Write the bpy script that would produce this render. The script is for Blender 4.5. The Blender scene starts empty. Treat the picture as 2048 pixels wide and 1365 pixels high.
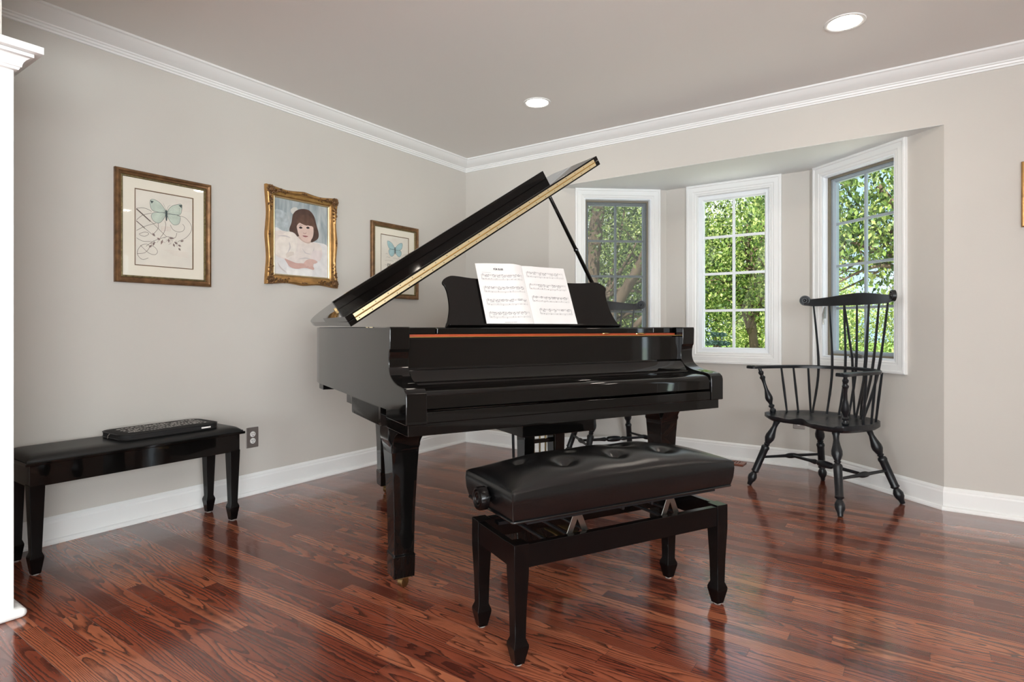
import bpy, bmesh, math, random
import numpy as np
from mathutils import Vector, Matrix
random.seed(7)
PI = math.pi
SC = bpy.context.scene
COL = SC.collection

# ------------------------------------------------------------------ materials
def lin(c):
    return tuple(((v/255)/12.92 if v/255 <= .04045 else ((v/255+.055)/1.055)**2.4) for v in c)
class NT:
    def __init__(s, name):
        s.m = bpy.data.materials.new(name); s.m.use_nodes = True
        s.t = s.m.node_tree; s.t.nodes.clear()
        s.out = s.t.nodes.new('ShaderNodeOutputMaterial')
    def n(s, ty, **kw):
        nd = s.t.nodes.new(ty)
        for k, v in kw.items():
            if k.startswith('i_'):
                key = k[2:].replace('_', ' ')
                nd.inputs[key].default_value = v
            else: setattr(nd, k, v)
        return nd
    def l(s, a, b): s.t.links.new(a, b)
    def math(s, op, a, b=None, c=None):
        nd = s.t.nodes.new('ShaderNodeMath'); nd.operation = op
        for i, v in enumerate((a, b, c)):
            if v is None: continue
            if isinstance(v, (int, float)): nd.inputs[i].default_value = v
            else: s.l(v, nd.inputs[i])
        return nd.outputs[0]
    def comb(s, x, y, z=0.0):
        nd = s.t.nodes.new('ShaderNodeCombineXYZ')
        for i, v in enumerate((x, y, z)):
            if isinstance(v, (int, float)): nd.inputs[i].default_value = v
            else: s.l(v, nd.inputs[i])
        return nd.outputs[0]
    def ramp(s, fac, stops, interp='LINEAR'):
        nd = s.t.nodes.new('ShaderNodeValToRGB'); cr = nd.color_ramp; cr.interpolation = interp
        while len(cr.elements) < len(stops): cr.elements.new(.5)
        for e, (p, c) in zip(cr.elements, stops):
            e.position = p; e.color = (*c[:3], 1)
        s.l(fac, nd.inputs[0]); return nd.outputs[0]
    def mix(s, f, a, b, mode='MIX'):
        nd = s.t.nodes.new('ShaderNodeMix'); nd.data_type = 'RGBA'; nd.blend_type = mode
        for k, v in ((0, f), (6, a), (7, b)):
            if isinstance(v, (int, float)): nd.inputs[k].default_value = v
            elif isinstance(v, tuple): nd.inputs[k].default_value = (*v[:3], 1)
            else: s.l(v, nd.inputs[k])
        return nd.outputs[2]
def bsdf(t, base=None, rough=.5, spec=.5, metal=0, coat=0, coat_rough=.03):
    b = t.n('ShaderNodeBsdfPrincipled')
    if base is not None: b.inputs['Base Color'].default_value = (*base, 1)
    b.inputs['Roughness'].default_value = rough
    b.inputs['Specular IOR Level'].default_value = spec
    b.inputs['Metallic'].default_value = metal
    b.inputs['Coat Weight'].default_value = coat
    b.inputs['Coat Roughness'].default_value = coat_rough
    t.l(b.outputs[0], t.out.inputs[0])
    return b
def mat(name, base, rough=.5, spec=.5, metal=0, coat=0, bump=0, bscale=50, var=0, vscale=6, stretch=(1, 1, 1)):
    t = NT(name); b = bsdf(t, base, rough, spec, metal, coat)
    if bump or var:
        tc = t.n('ShaderNodeTexCoord'); mp = t.n('ShaderNodeMapping'); mp.inputs['Scale'].default_value = stretch
        t.l(tc.outputs['Object'], mp.inputs[0])
    if var:
        nz = t.n('ShaderNodeTexNoise', i_Scale=vscale, i_Detail=3.0); t.l(mp.outputs[0], nz.inputs['Vector'])
        c = t.ramp(nz.outputs[0], [(.3, tuple(v*(1-var) for v in base)), (.7, tuple(min(1, v*(1+var)) for v in base))])
        t.l(c, b.inputs['Base Color'])
    if bump:
        nz = t.n('ShaderNodeTexNoise', i_Scale=bscale, i_Detail=3.0); t.l(mp.outputs[0], nz.inputs['Vector'])
        bp = t.n('ShaderNodeBump', i_Strength=bump, i_Distance=.002); t.l(nz.outputs[0], bp.inputs['Height'])
        t.l(bp.outputs[0], b.inputs['Normal'])
    return t.m
M = {}
WALLC = lin((203, 198, 190.5))
M['wall'] = mat('wall_paint', WALLC, .62, .35, bump=.12, bscale=180, var=.015, vscale=2)
M['ceil'] = mat('ceiling_paint', lin((240, 238, 234)), .8, .2, bump=.05, bscale=150)
M['bayceil'] = mat('bay_ceiling_paint', lin((236, 238, 236)), .6, .3)
M['trim'] = mat('white_trim_paint', lin((240, 240, 238)), .32, .45, bump=.02, bscale=60)
M['frame_white'] = mat('white_vinyl', lin((240, 243, 246)), .3, .5)
M['frame_tan'] = mat('tan_screen_frame', lin((128, 120, 104)), .5, .4)
M['frame_grey'] = mat('grey_sash', lin((165, 176, 184)), .4, .4)
M['piano'] = mat('piano_black_lacquer', (.003, .0026, .0024), .035, .42)
M['piano_in'] = mat('piano_inner_mahogany', lin((150, 62, 30)), .3, .5, var=.15, vscale=20, stretch=(1, 12, 12))
M['satin'] = mat('black_satin_wood', (.003, .0024, .0024), .2, .22, bump=.03, bscale=40)
M['chairblk'] = mat('black_milk_paint', (.009, .010, .012), .34, .42, bump=.12, bscale=90, var=.3, vscale=30)
M['leather'] = mat('black_leather', (.0035, .0035, .0038), .2, .6, bump=.16, bscale=420)
M['vinyl'] = mat('black_vinyl', (.014, .0135, .013), .42, .4, bump=.1, bscale=300)
M['brass'] = mat('brass', lin((214, 178, 112)), .25, .5, metal=1, bump=.1, bscale=60)
M['brassold'] = mat('aged_brass', lin((140, 116, 80)), .38, .5, metal=1)
M['hinge'] = mat('hinge_brass', lin((206, 188, 150)), .36, .5, metal=.7)
M['steel'] = mat('zinc_steel', lin((150, 148, 142)), .3, .5, metal=1)
M['darkmetal'] = mat('dark_metal', (.02, .02, .022), .35, .5, metal=.6)
M['paper'] = mat('paper', lin((220, 215, 212)), .8, .2)
M['ink'] = mat('ink', (.02, .018, .02), .7, .2)
M['inkgrey'] = mat('staff_ink', lin((120, 114, 114)), .7, .2)
M['bagfab'] = mat('black_nylon', (.012, .011, .011), .75, .3, bump=.5, bscale=700)
M['bagprint'] = mat('white_print', lin((226, 222, 218)), .7, .2)
M['plate'] = mat('brushed_nickel_plate', lin((138, 130, 126)), .38, .5, metal=.6)
M['white_plastic'] = mat('white_plastic', lin((236, 234, 230)), .3, .5)
M['slot'] = mat('dark_slot', (.01, .01, .01), .6, .2)
M['vent'] = mat('vent_wood', lin((122, 66, 45)), .3, .5, var=.2, vscale=20, stretch=(1, 10, 1))
M['felt'] = mat('grey_felt', lin((150, 146, 140)), .9, .1)
M['gilt'] = mat('gilt', lin((168, 128, 78)), .36, .5, metal=.7, bump=.5, bscale=90, var=.25, vscale=25)
M['gilt_dark'] = mat('antique_gilt', lin((118, 86, 56)), .4, .5, metal=.5, bump=.4, bscale=120, var=.35, vscale=30)
M['gilt_inner'] = mat('gilt_inner_bead', lin((122, 108, 74)), .42, .5, metal=.6, bump=1.0, bscale=260, var=.4, vscale=90)
M['mat_cream'] = mat('cream_mat_board', lin((233, 226, 210)), .85, .15)
M['bevel_dark'] = mat('mat_inner_line', lin((120, 96, 72)), .6, .3)
M['print'] = mat('aged_print_paper', lin((228, 222, 210)), .85, .15, var=.05, vscale=9)
M['wing'] = mat('pale_green_wing', lin((198, 208, 194)), .8, .1, var=.12, vscale=22)
M['wing2'] = mat('pale_blue_wing', lin((170, 200, 202)), .8, .1, var=.12, vscale=22)
M['wingline'] = mat('wing_outline', lin((78, 88, 88)), .8, .1)
M['sepia'] = mat('sepia_ink', lin((112, 100, 92)), .8, .1)
M['leafink'] = mat('taupe_leaf_ink', lin((140, 122, 116)), .8, .1)
M['pinkstamp'] = mat('pale_stamp_ink', lin((214, 190, 178)), .8, .1)
M['bark'] = mat('bark', lin((92, 78, 66)), .9, .1, bump=1, bscale=25, var=.35, vscale=8, stretch=(1, 1, .3))
M['lawn'] = mat('lawn_grass', lin((96, 124, 58)), .9, .1, var=.3, vscale=2.5, bump=1, bscale=80)
M['drive'] = mat('pale_concrete', lin((214, 210, 202)), .9, .1, var=.05)
M['outwall'] = mat('house_siding', lin((190, 186, 176)), .8, .2)
M['door'] = mat('white_door', lin((236, 236, 233)), .35, .45)

def glass_mat():
    t = NT('window_glass')
    tr = t.n('ShaderNodeBsdfTransparent'); tr.inputs[0].default_value = (.96, .985, .975, 1)
    gl = t.n('ShaderNodeBsdfGlossy'); gl.inputs['Roughness'].default_value = .01
    lw = t.n('ShaderNodeLayerWeight'); fr = t.n('ShaderNodeMath', operation='MULTIPLY_ADD'); t.l(t.math('POWER', lw.outputs['Facing'], 4.0), fr.inputs[0]); fr.inputs[1].default_value = .6; fr.inputs[2].default_value = .035
    mx = t.n('ShaderNodeMixShader')
    t.l(fr.outputs[0], mx.inputs[0]); t.l(tr.outputs[0], mx.inputs[1]); t.l(gl.outputs[0], mx.inputs[2])
    t.l(mx.outputs[0], t.out.inputs[0]); return t.m
M['glass'] = glass_mat()
def clear_coat_glass():
    t = NT('picture_glass')
    tr = t.n('ShaderNodeBsdfTransparent')
    gl = t.n('ShaderNodeBsdfGlossy'); gl.inputs['Roughness'].default_value = .02
    lw = t.n('ShaderNodeLayerWeight'); fr = t.n('ShaderNodeMath', operation='MULTIPLY_ADD'); t.l(t.math('POWER', lw.outputs['Facing'], 4.0), fr.inputs[0]); fr.inputs[1].default_value = .4; fr.inputs[2].default_value = .012
    mx = t.n('ShaderNodeMixShader')
    t.l(fr.outputs[0], mx.inputs[0]); t.l(tr.outputs[0], mx.inputs[1]); t.l(gl.outputs[0], mx.inputs[2])
    t.l(mx.outputs[0], t.out.inputs[0]); return t.m
M['pglass'] = clear_coat_glass()
def screen_mat():
    t = NT('insect_screen')
    tr = t.n('ShaderNodeBsdfTransparent'); df = t.n('ShaderNodeBsdfDiffuse'); df.inputs[0].default_value = (.2, .21, .2, 1)
    mx = t.n('ShaderNodeMixShader'); mx.inputs[0].default_value = .3
    t.l(tr.outputs[0], mx.inputs[1]); t.l(df.outputs[0], mx.inputs[2]); t.l(mx.outputs[0], t.out.inputs[0]); return t.m
M['screen'] = screen_mat()
def emis(name, c, s):
    t = NT(name); e = t.n('ShaderNodeEmission'); e.inputs[0].default_value = (*c, 1); e.inputs[1].default_value = s
    t.l(e.outputs[0], t.out.inputs[0]); return t.m
M['lamp'] = emis('lamp_glow', (1, .9, .78), 55)
def leaf_mat(name, cols, trans=.45):
    t = NT(name); g = t.n('ShaderNodeNewGeometry')
    c = t.ramp(g.outputs['Random Per Island'], [(i/(len(cols)-1), lin(k)) for i, k in enumerate(cols)])
    d = t.n('ShaderNodeBsdfPrincipled'); d.inputs['Roughness'].default_value = .42; d.inputs['Specular IOR Level'].default_value = .45
    t.l(c, d.inputs['Base Color'])
    tr = t.n('ShaderNodeBsdfTranslucent'); c2 = t.mix(1.0, c, (1, 1, .75), 'MULTIPLY'); t.l(c2, tr.inputs[0])
    mx = t.n('ShaderNodeMixShader'); mx.inputs[0].default_value = trans
    t.l(d.outputs[0], mx.inputs[1]); t.l(tr.outputs[0], mx.inputs[2]); t.l(mx.outputs[0], t.out.inputs[0]); return t.m
M['leaf_dark'] = leaf_mat('leaf_deep_green', [(34, 52, 26), (66, 90, 42), (96, 120, 62), (136, 150, 88)])
M['leaf_mid'] = leaf_mat('leaf_mid_green', [(40, 62, 28), (88, 116, 52), (130, 154, 78), (186, 192, 120)])
M['leaf_light'] = leaf_mat('leaf_light_green', [(90, 116, 60), (140, 162, 88), (184, 196, 124), (214, 216, 160)], .5)
M['needle'] = leaf_mat('blue_spruce_needle', [(74, 100, 96), (104, 132, 126), (140, 164, 156)], .15)

def floor_mat():
    t = NT('red_oak_floor'); b = bsdf(t, (.2, .05, .03), .2, .5)
    tc = t.n('ShaderNodeTexCoord'); sp = t.n('ShaderNodeSeparateXYZ'); t.l(tc.outputs['Object'], sp.inputs[0])
    X, Y = sp.outputs[0], sp.outputs[1]
    W, L = .0572, .95
    row = t.math('FLOOR', t.math('DIVIDE', Y, W))
    wn = t.n('ShaderNodeTexWhiteNoise', noise_dimensions='1D'); t.l(row, wn.inputs['W'])
    xo = t.math('ADD', X, t.math('MULTIPLY', wn.outputs[0], 9.7))
    seg = t.math('FLOOR', t.math('DIVIDE', xo, L))
    wn2 = t.n('ShaderNodeTexWhiteNoise', noise_dimensions='3D'); t.l(t.comb(row, seg, 3.3), wn2.inputs['Vector'])
    s2 = t.n('ShaderNodeSeparateColor'); t.l(wn2.outputs[1], s2.inputs[0])
    r1, r2, r3 = s2.outputs
    fy = t.math('FRACT', t.math('DIVIDE', Y, W)); fx = t.math('FRACT', t.math('DIVIDE', xo, L))
    # growth ring field: contours of a stretched noise
    gx = t.math('ADD', t.math('MULTIPLY', X, 1.25), t.math('MULTIPLY', r1, 61.0))
    gy = t.math('ADD', t.math('MULTIPLY', Y, 13.0), t.math('MULTIPLY', r2, 47.0))
    nz = t.n('ShaderNodeTexNoise', i_Scale=1.0, i_Detail=1.2, i_Roughness=.45); t.l(t.comb(gx, gy, t.math('MULTIPLY', r3, 20.0)), nz.inputs['Vector'])
    wob = t.n('ShaderNodeTexNoise', i_Scale=1.0, i_Detail=2.0); t.l(t.comb(t.math('MULTIPLY', X, 26.0), t.math('MULTIPLY', Y, 60.0), r1), wob.inputs['Vector'])
    lingr = t.math('MULTIPLY', fy, t.math('MULTIPLY', t.math('POWER', r3, 2.0), 7.0))
    val = t.math('ADD', t.math('ADD', t.math('MULTIPLY', nz.outputs[0], 15.0), lingr), t.math('MULTIPLY', wob.outputs[0], .5))
    fr = t.math('FRACT', val)
    ln = t.ramp(fr, [(0, (.0,)*3), (.10, (.05,)*3), (.52, (.16,)*3), (.80, (.75,)*3), (.93, (1,)*3), (1, (0,)*3)])
    # pore streaks
    po = t.n('ShaderNodeTexNoise', i_Scale=1.0, i_Detail=2.0); t.l(t.comb(t.math('MULTIPLY', X, 22.0), t.math('MULTIPLY', Y, 520.0), r2), po.inputs['Vector'])
    pm = t.ramp(po.outputs[0], [(.45, (0,)*3), (.68, (1,)*3)])
    cl = t.n('ShaderNodeTexNoise', i_Scale=2.2, i_Detail=2.0); t.l(t.comb(X, t.math('MULTIPLY', Y, 5.0), r1), cl.inputs['Vector'])
    tone = t.math('ADD', t.math('MULTIPLY', r2, .7), t.math('MULTIPLY', cl.outputs[0], .35))
    base = t.ramp(tone, [(.12, lin((102, 51, 38))), (.4, lin((128, 66, 47))), (.65, lin((152, 85, 60))), (.92, lin((178, 110, 78)))])
    dark = t.mix(t.math('MULTIPLY', ln, .82), base, lin((58, 24, 20)))
    dark = t.mix(t.math('MULTIPLY', t.math('MULTIPLY', pm, t.math('ADD', ln, .35)), .45), dark, lin((44, 18, 16)))
    sy = t.math('MINIMUM', fy, t.math('SUBTRACT', 1.0, fy)); sx = t.math('MINIMUM', fx, t.math('SUBTRACT', 1.0, fx))
    seam = t.math('MINIMUM', t.math('MULTIPLY', sy, W), t.math('MULTIPLY', sx, L))
    sm = t.ramp(t.math('MULTIPLY', seam, 1000.0), [(.35, (1,)*3), (.9, (0,)*3)])
    col = t.mix(t.math('MULTIPLY', sm, .55), dark, lin((36, 14, 12)))
    t.l(col, b.inputs['Base Color'])
    rn = t.n('ShaderNodeTexNoise', i_Scale=3.0, i_Detail=2.0); t.l(tc.outputs['Object'], rn.inputs['Vector'])
    t.l(t.math('ADD', t.math('ADD', .10, t.math('MULTIPLY', rn.outputs[0], .08)), t.math('MULTIPLY', ln, .05)), b.inputs['Roughness'])
    h = t.math('ADD', t.math('MULTIPLY', sm, -1.0), t.math('ADD', t.math('MULTIPLY', ln, -.22), t.math('MULTIPLY', r1, .35)))
    bp = t.n('ShaderNodeBump', i_Strength=.35, i_Distance=.0006); t.l(h, bp.inputs['Height'])
    wv = t.n('ShaderNodeTexNoise', i_Scale=14.0, i_Detail=1.0); t.l(tc.outputs['Object'], wv.inputs['Vector'])
    bp2 = t.n('ShaderNodeBump', i_Strength=.3, i_Distance=.0016); t.l(wv.outputs[0], bp2.inputs['Height']); t.l(bp.outputs[0], bp2.inputs['Normal'])
    t.l(bp2.outputs[0], b.inputs['Normal'])
    b.inputs['Specular IOR Level'].default_value = .5
    b.inputs['Coat Weight'].default_value = .35; b.inputs['Coat Roughness'].default_value = .1; t.l(bp2.outputs[0], b.inputs['Coat Normal'])
    return t.m
M['floor'] = floor_mat()
def backdrop_mat():
    t = NT('portrait_backdrop'); b = bsdf(t, None, .7, .2)
    tc = t.n('ShaderNodeTexCoord'); mp = t.n('ShaderNodeMapping'); mp.inputs['Scale'].default_value = (26, 1, 5); t.l(tc.outputs['Object'], mp.inputs[0])
    nz = t.n('ShaderNodeTexNoise', i_Scale=1.0, i_Detail=4.0, i_Distortion=.6); t.l(mp.outputs[0], nz.inputs['Vector'])
    c = t.ramp(nz.outputs[0], [(.3, lin((128, 140, 144))), (.5, lin((166, 174, 176))), (.7, lin((196, 200, 198)))])
    t.l(c, b.inputs['Base Color']); return t.m
M['backdrop'] = backdrop_mat()

# ------------------------------------------------------------------ mesh helpers
def rotz(a): return Matrix.Rotation(a, 4, 'Z')
class MB:
    def __init__(s): s.v = []; s.f = []; s.sm = []
    def add(s, vs, fs, mtx=None, smooth=False):
        o = len(s.v)
        if mtx is not None: vs = [mtx @ Vector(v) for v in vs]
        s.v += [tuple(v) for v in vs]; s.f += [tuple(i+o for i in f) for f in fs]; s.sm += [smooth]*len(fs); return s
    def box(s, x0, x1, y0, y1, z0, z1, mtx=None):
        vs = [(x, y, z) for z in (z0, z1) for y in (y0, y1) for x in (x0, x1)]
        return s.add(vs, [(0, 2, 3, 1), (4, 5, 7, 6), (0, 1, 5, 4), (2, 6, 7, 3), (0, 4, 6, 2), (1, 3, 7, 5)], mtx)
    def prism(s, pts, a0, a1, axis='z', mtx=None, smooth=False):
        n = len(pts)
        def P(p, a):
            if axis == 'z': return (p[0], p[1], a)
            if axis == 'x': return (a, p[0], p[1])
            return (p[0], a, p[1])
        vs = [P(p, a0) for p in pts]+[P(p, a1) for p in pts]
        fs = [tuple(range(n))[::-1], tuple(range(n, 2*n))]
        s.add(vs, fs, mtx, False)
        o = len(s.v)-2*n
        for i in range(n):
            j = (i+1) % n; s.f.append((o+i, o+j, o+n+j, o+n+i)); s.sm.append(smooth)
        return s
    def lathe(s, prof, seg=20, mtx=None, smooth=True, ang0=0, scale=(1, 1)):
        # prof: list of (z, r)
        vs = []; fs = []
        for z, r in prof:
            for k in range(seg):
                a = ang0+2*PI*k/seg; vs.append((r*math.cos(a)*scale[0], r*math.sin(a)*scale[1], z))
        for i in range(len(prof)-1):
            for k in range(seg):
                j = (k+1) % seg; fs.append((i*seg+k, i*seg+j, (i+1)*seg+j, (i+1)*seg+k))
        fs.append(tuple(range(seg))[::-1]); fs.append(tuple((len(prof)-1)*seg+k for k in range(seg)))
        return s.add(vs, fs, mtx, smooth)
    def sq(s, prof, mtx=None, ratio=1.0):   # square cross-section, (z, half width)
        vs = []; fs = []
        for z, r in prof:
            vs += [(-r, -r*ratio, z), (r, -r*ratio, z), (r, r*ratio, z), (-r, r*ratio, z)]
        for i in range(len(prof)-1):
            for k in range(4):
                j = (k+1) % 4; fs.append((i*4+k, i*4+j, (i+1)*4+j, (i+1)*4+k))
        n = (len(prof)-1)*4
        fs += [(3, 2, 1, 0), (n, n+1, n+2, n+3)]
        return s.add(vs, fs, mtx, False)
    def tube(s, pts, rad, seg=8, closed=False, smooth=True, flat=1.0):
        pts = [Vector(p) for p in pts]; n = len(pts)
        rad = rad if isinstance(rad, (list, tuple)) else [rad]*n
        vs = []; fs = []; up = None
        for i, p in enumerate(pts):
            if closed: t = (pts[(i+1) % n]-pts[i-1])
            else: t = pts[min(i+1, n-1)]-pts[max(i-1, 0)]
            t.normalize()
            if up is None:
                up = Vector((0, 0, 1)) if abs(t.z) < .9 else Vector((1, 0, 0))
            up = (up-t*up.dot(t)).normalized(); sd = t.cross(up)
            for k in range(seg):
                a = 2*PI*k/seg
                vs.append(p+sd*math.cos(a)*rad[i]+up*math.sin(a)*rad[i]*flat)
        m = n if closed else n-1
        for i in range(m):
            for k in range(seg):
                j = (k+1) % seg; q = (i+1) % n
                fs.append((i*seg+k, i*seg+j, q*seg+j, q*seg+k))
        if not closed:
            fs.append(tuple(range(seg))[::-1]); fs.append(tuple((n-1)*seg+k for k in range(seg)))
        return s.add(vs, fs, None, smooth)
    def ball(s, c, r, seg=10, rings=6, mtx=None):
        vs = []; fs = []
        r = r if isinstance(r, (tuple, list)) else (r, r, r)
        for i in range(rings+1):
            th = PI*i/rings
            for k in range(seg):
                a = 2*PI*k/seg
                vs.append((c[0]+r[0]*math.sin(th)*math.cos(a), c[1]+r[1]*math.sin(th)*math.sin(a), c[2]+r[2]*math.cos(th)))
        for i in range(rings):
            for k in range(seg):
                j = (k+1) % seg; fs.append((i*seg+k, (i+1)*seg+k, (i+1)*seg+j, i*seg+j))
        return s.add(vs, fs, mtx, True)
    def build(s, name, m, parent=None, bevel=0, bseg=2, loc=None, angle=.6):
        me = bpy.data.meshes.new(name); me.from_pydata(s.v, [], s.f); me.validate()
        bm = bmesh.new(); bm.from_mesh(me); bmesh.ops.remove_doubles(bm, verts=bm.verts, dist=1e-6)
        bmesh.ops.recalc_face_normals(bm, faces=bm.faces); bm.to_mesh(me); bm.free()
        # smooth flags: shade everything smooth with sharp edges by angle
        me.materials.append(m if not isinstance(m, str) else M[m])
        for p in me.polygons: p.use_smooth = True
        me.set_sharp_from_angle(angle=angle)
        o = bpy.data.objects.new(name, me); COL.objects.link(o)
        if parent is not None: o.parent = parent
        if loc: o.location = loc
        if bevel:
            b = o.modifiers.new('bevel', 'BEVEL'); b.width = bevel; b.segments = bseg; b.limit_method = 'ANGLE'; b.angle_limit = .6; b.harden_normals = True
        return o
def thing(name, label, cat, loc=(0, 0, 0), rz=0, group=None, kind=None):
    o = bpy.data.objects.new(name, None); COL.objects.link(o); o.empty_display_size = .05
    o.location = loc; o.rotation_euler = (0, 0, rz)
    tag(o, label, cat, group, kind); return o
def tag(o, label=None, cat=None, group=None, kind=None):
    if label: o['label'] = label
    if cat: o['category'] = cat
    if group: o['group'] = group
    if kind: o['kind'] = kind
    return o
def copy_tree(o, parent=None):
    c = o.copy(); COL.objects.link(c)
    if parent is not None: c.parent = parent
    for ch in list(o.children): copy_tree(ch, c)
    return c
def frame_mesh(mb, w, h, prof, z0=0.0, mtx=None):
    """mitred frame in XZ plane centred at x=0, bottom z0; prof: (inset from outer edge, y)"""
    n = len(prof); vs = []
    for ins, y in prof:
        vs += [(-w/2+ins, y, z0+ins), (w/2-ins, y, z0+ins), (w/2-ins, y, z0+h-ins), (-w/2+ins, y, z0+h-ins)]
    fs = []
    for i in range(n):
        q = (i+1) % n
        for k in range(4):
            j = (k+1) % 4; fs.append((i*4+k, i*4+j, q*4+j, q*4+k))
    mb.add(vs, fs, mtx); return mb
def strip(mb, pts, wd, y, closed=False):
    """flat ribbon on the XZ plane at depth y"""
    n = len(pts)
    if n < 2: return
    vs = []
    for i, p in enumerate(pts):
        a = pts[max(i-1, 0)]; b = pts[min(i+1, n-1)]
        d = Vector((b[0]-a[0], b[1]-a[1])); d = d.normalized() if d.length > 1e-9 else Vector((1, 0))
        w = wd[i] if isinstance(wd, list) else wd
        vs += [(p[0]-d.y*w/2, y, p[1]+d.x*w/2), (p[0]+d.y*w/2, y, p[1]-d.x*w/2)]
    mb.add(vs, [(2*i, 2*i+1, 2*i+3, 2*i+2) for i in range(n-1)])
def poly(mb, pts, y):
    mb.add([(p[0], y, p[1]) for p in pts], [tuple(range(len(pts)))])
def spline(pts, n=8, closed=False):
    out = []; N = len(pts)
    rng = range(N if closed else N-1)
    for i in rng:
        p0 = pts[(i-1) % N] if closed else pts[max(i-1, 0)]
        p1 = pts[i]; p2 = pts[(i+1) % N]
        p3 = pts[(i+2) % N] if closed else pts[min(i+2, N-1)]
        for k in range(n):
            t = k/n
            out.append(tuple(.5*((2*p1[d])+(-p0[d]+p2[d])*t+(2*p0[d]-5*p1[d]+4*p2[d]-p3[d])*t*t+(-p0[d]+3*p1[d]-3*p2[d]+p3[d])*t**3) for d in range(len(p1))))
    if not closed: out.append(tuple(pts[-1]))
    return out

# ------------------------------------------------------------------ room constants
ZC = 2.418; ZB = 2.085
Bl, Cl, Cr, Br = (.842, 0), (1.568, .61), (2.60, .61), (3.345, 0)
XR, YR = 5.9, -8.6
T = .14
def S(o): o['kind'] = 'structure'; return o
S(MB().box(-.3, XR+.2, YR-.2, .0, -.12, 0).add([(Bl[0], 0, 0), (Br[0], 0, 0), (Cr[0], Cr[1], 0), (Cl[0], Cl[1], 0), (Bl[0], 0, -.12), (Br[0], 0, -.12), (Cr[0], Cr[1], -.12), (Cl[0], Cl[1], -.12)],
   [(0, 1, 2, 3), (7, 6, 5, 4), (1, 5, 6, 2), (2, 6, 7, 3), (3, 7, 4, 0)]).build('floor', 'floor'))
S(MB().box(-.3, XR+.2, YR-.2, .12, ZC, ZC+.12).build('ceiling', 'ceil'))
# left wall
S(MB().box(-T, 0, YR, .12, -.1, ZC).build('wall_left', 'wall'))
# back wall with the bay opening
mb = MB(); mb.box(-T, Bl[0], 0, T, -.1, ZC); mb.box(Br[0], XR+T, 0, T, -.1, ZC); mb.box(Bl[0], Br[0], 0, T, ZB, ZC)
S(mb.build('wall_back', 'wall'))
S(MB().prism([(Bl[0], .0005), (Br[0], .0005), (Cr[0]+.05, Cr[1]+.1), (Cl[0]-.05, Cl[1]+.1)], ZB-.0015, ZB+.05).build('ceiling_bay', 'bayceil'))
def place(p, q):
    a = math.atan2(q[1]-p[1], q[0]-p[0]); return Matrix.Translation((p[0], p[1], 0)) @ rotz(a), math.hypot(q[0]-p[0], q[1]-p[1]), a
def bay_wall(name, p, q, s0, s1, z0, z1):
    m, L, a = place(p, q); mb = MB(); th = .13
    mb.box(-.0, s0, 0, th, -.1, ZB+.05, m); mb.box(s1, L, 0, th, -.1, ZB+.05, m)
    mb.box(s0, s1, 0, th, -.1, z0, m); mb.box(s0, s1, 0, th, z1, ZB+.05, m)
    return S(mb.build(name, 'wall'))
CW = .074
WZ0, WZ1 = .712, ZB-.001
wins = [('left', Bl, Cl, .208, .895, True), ('centre', Cl, Cr, .166, .853, False), ('right', Cr, Br, .045, .747, False)]
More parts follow.
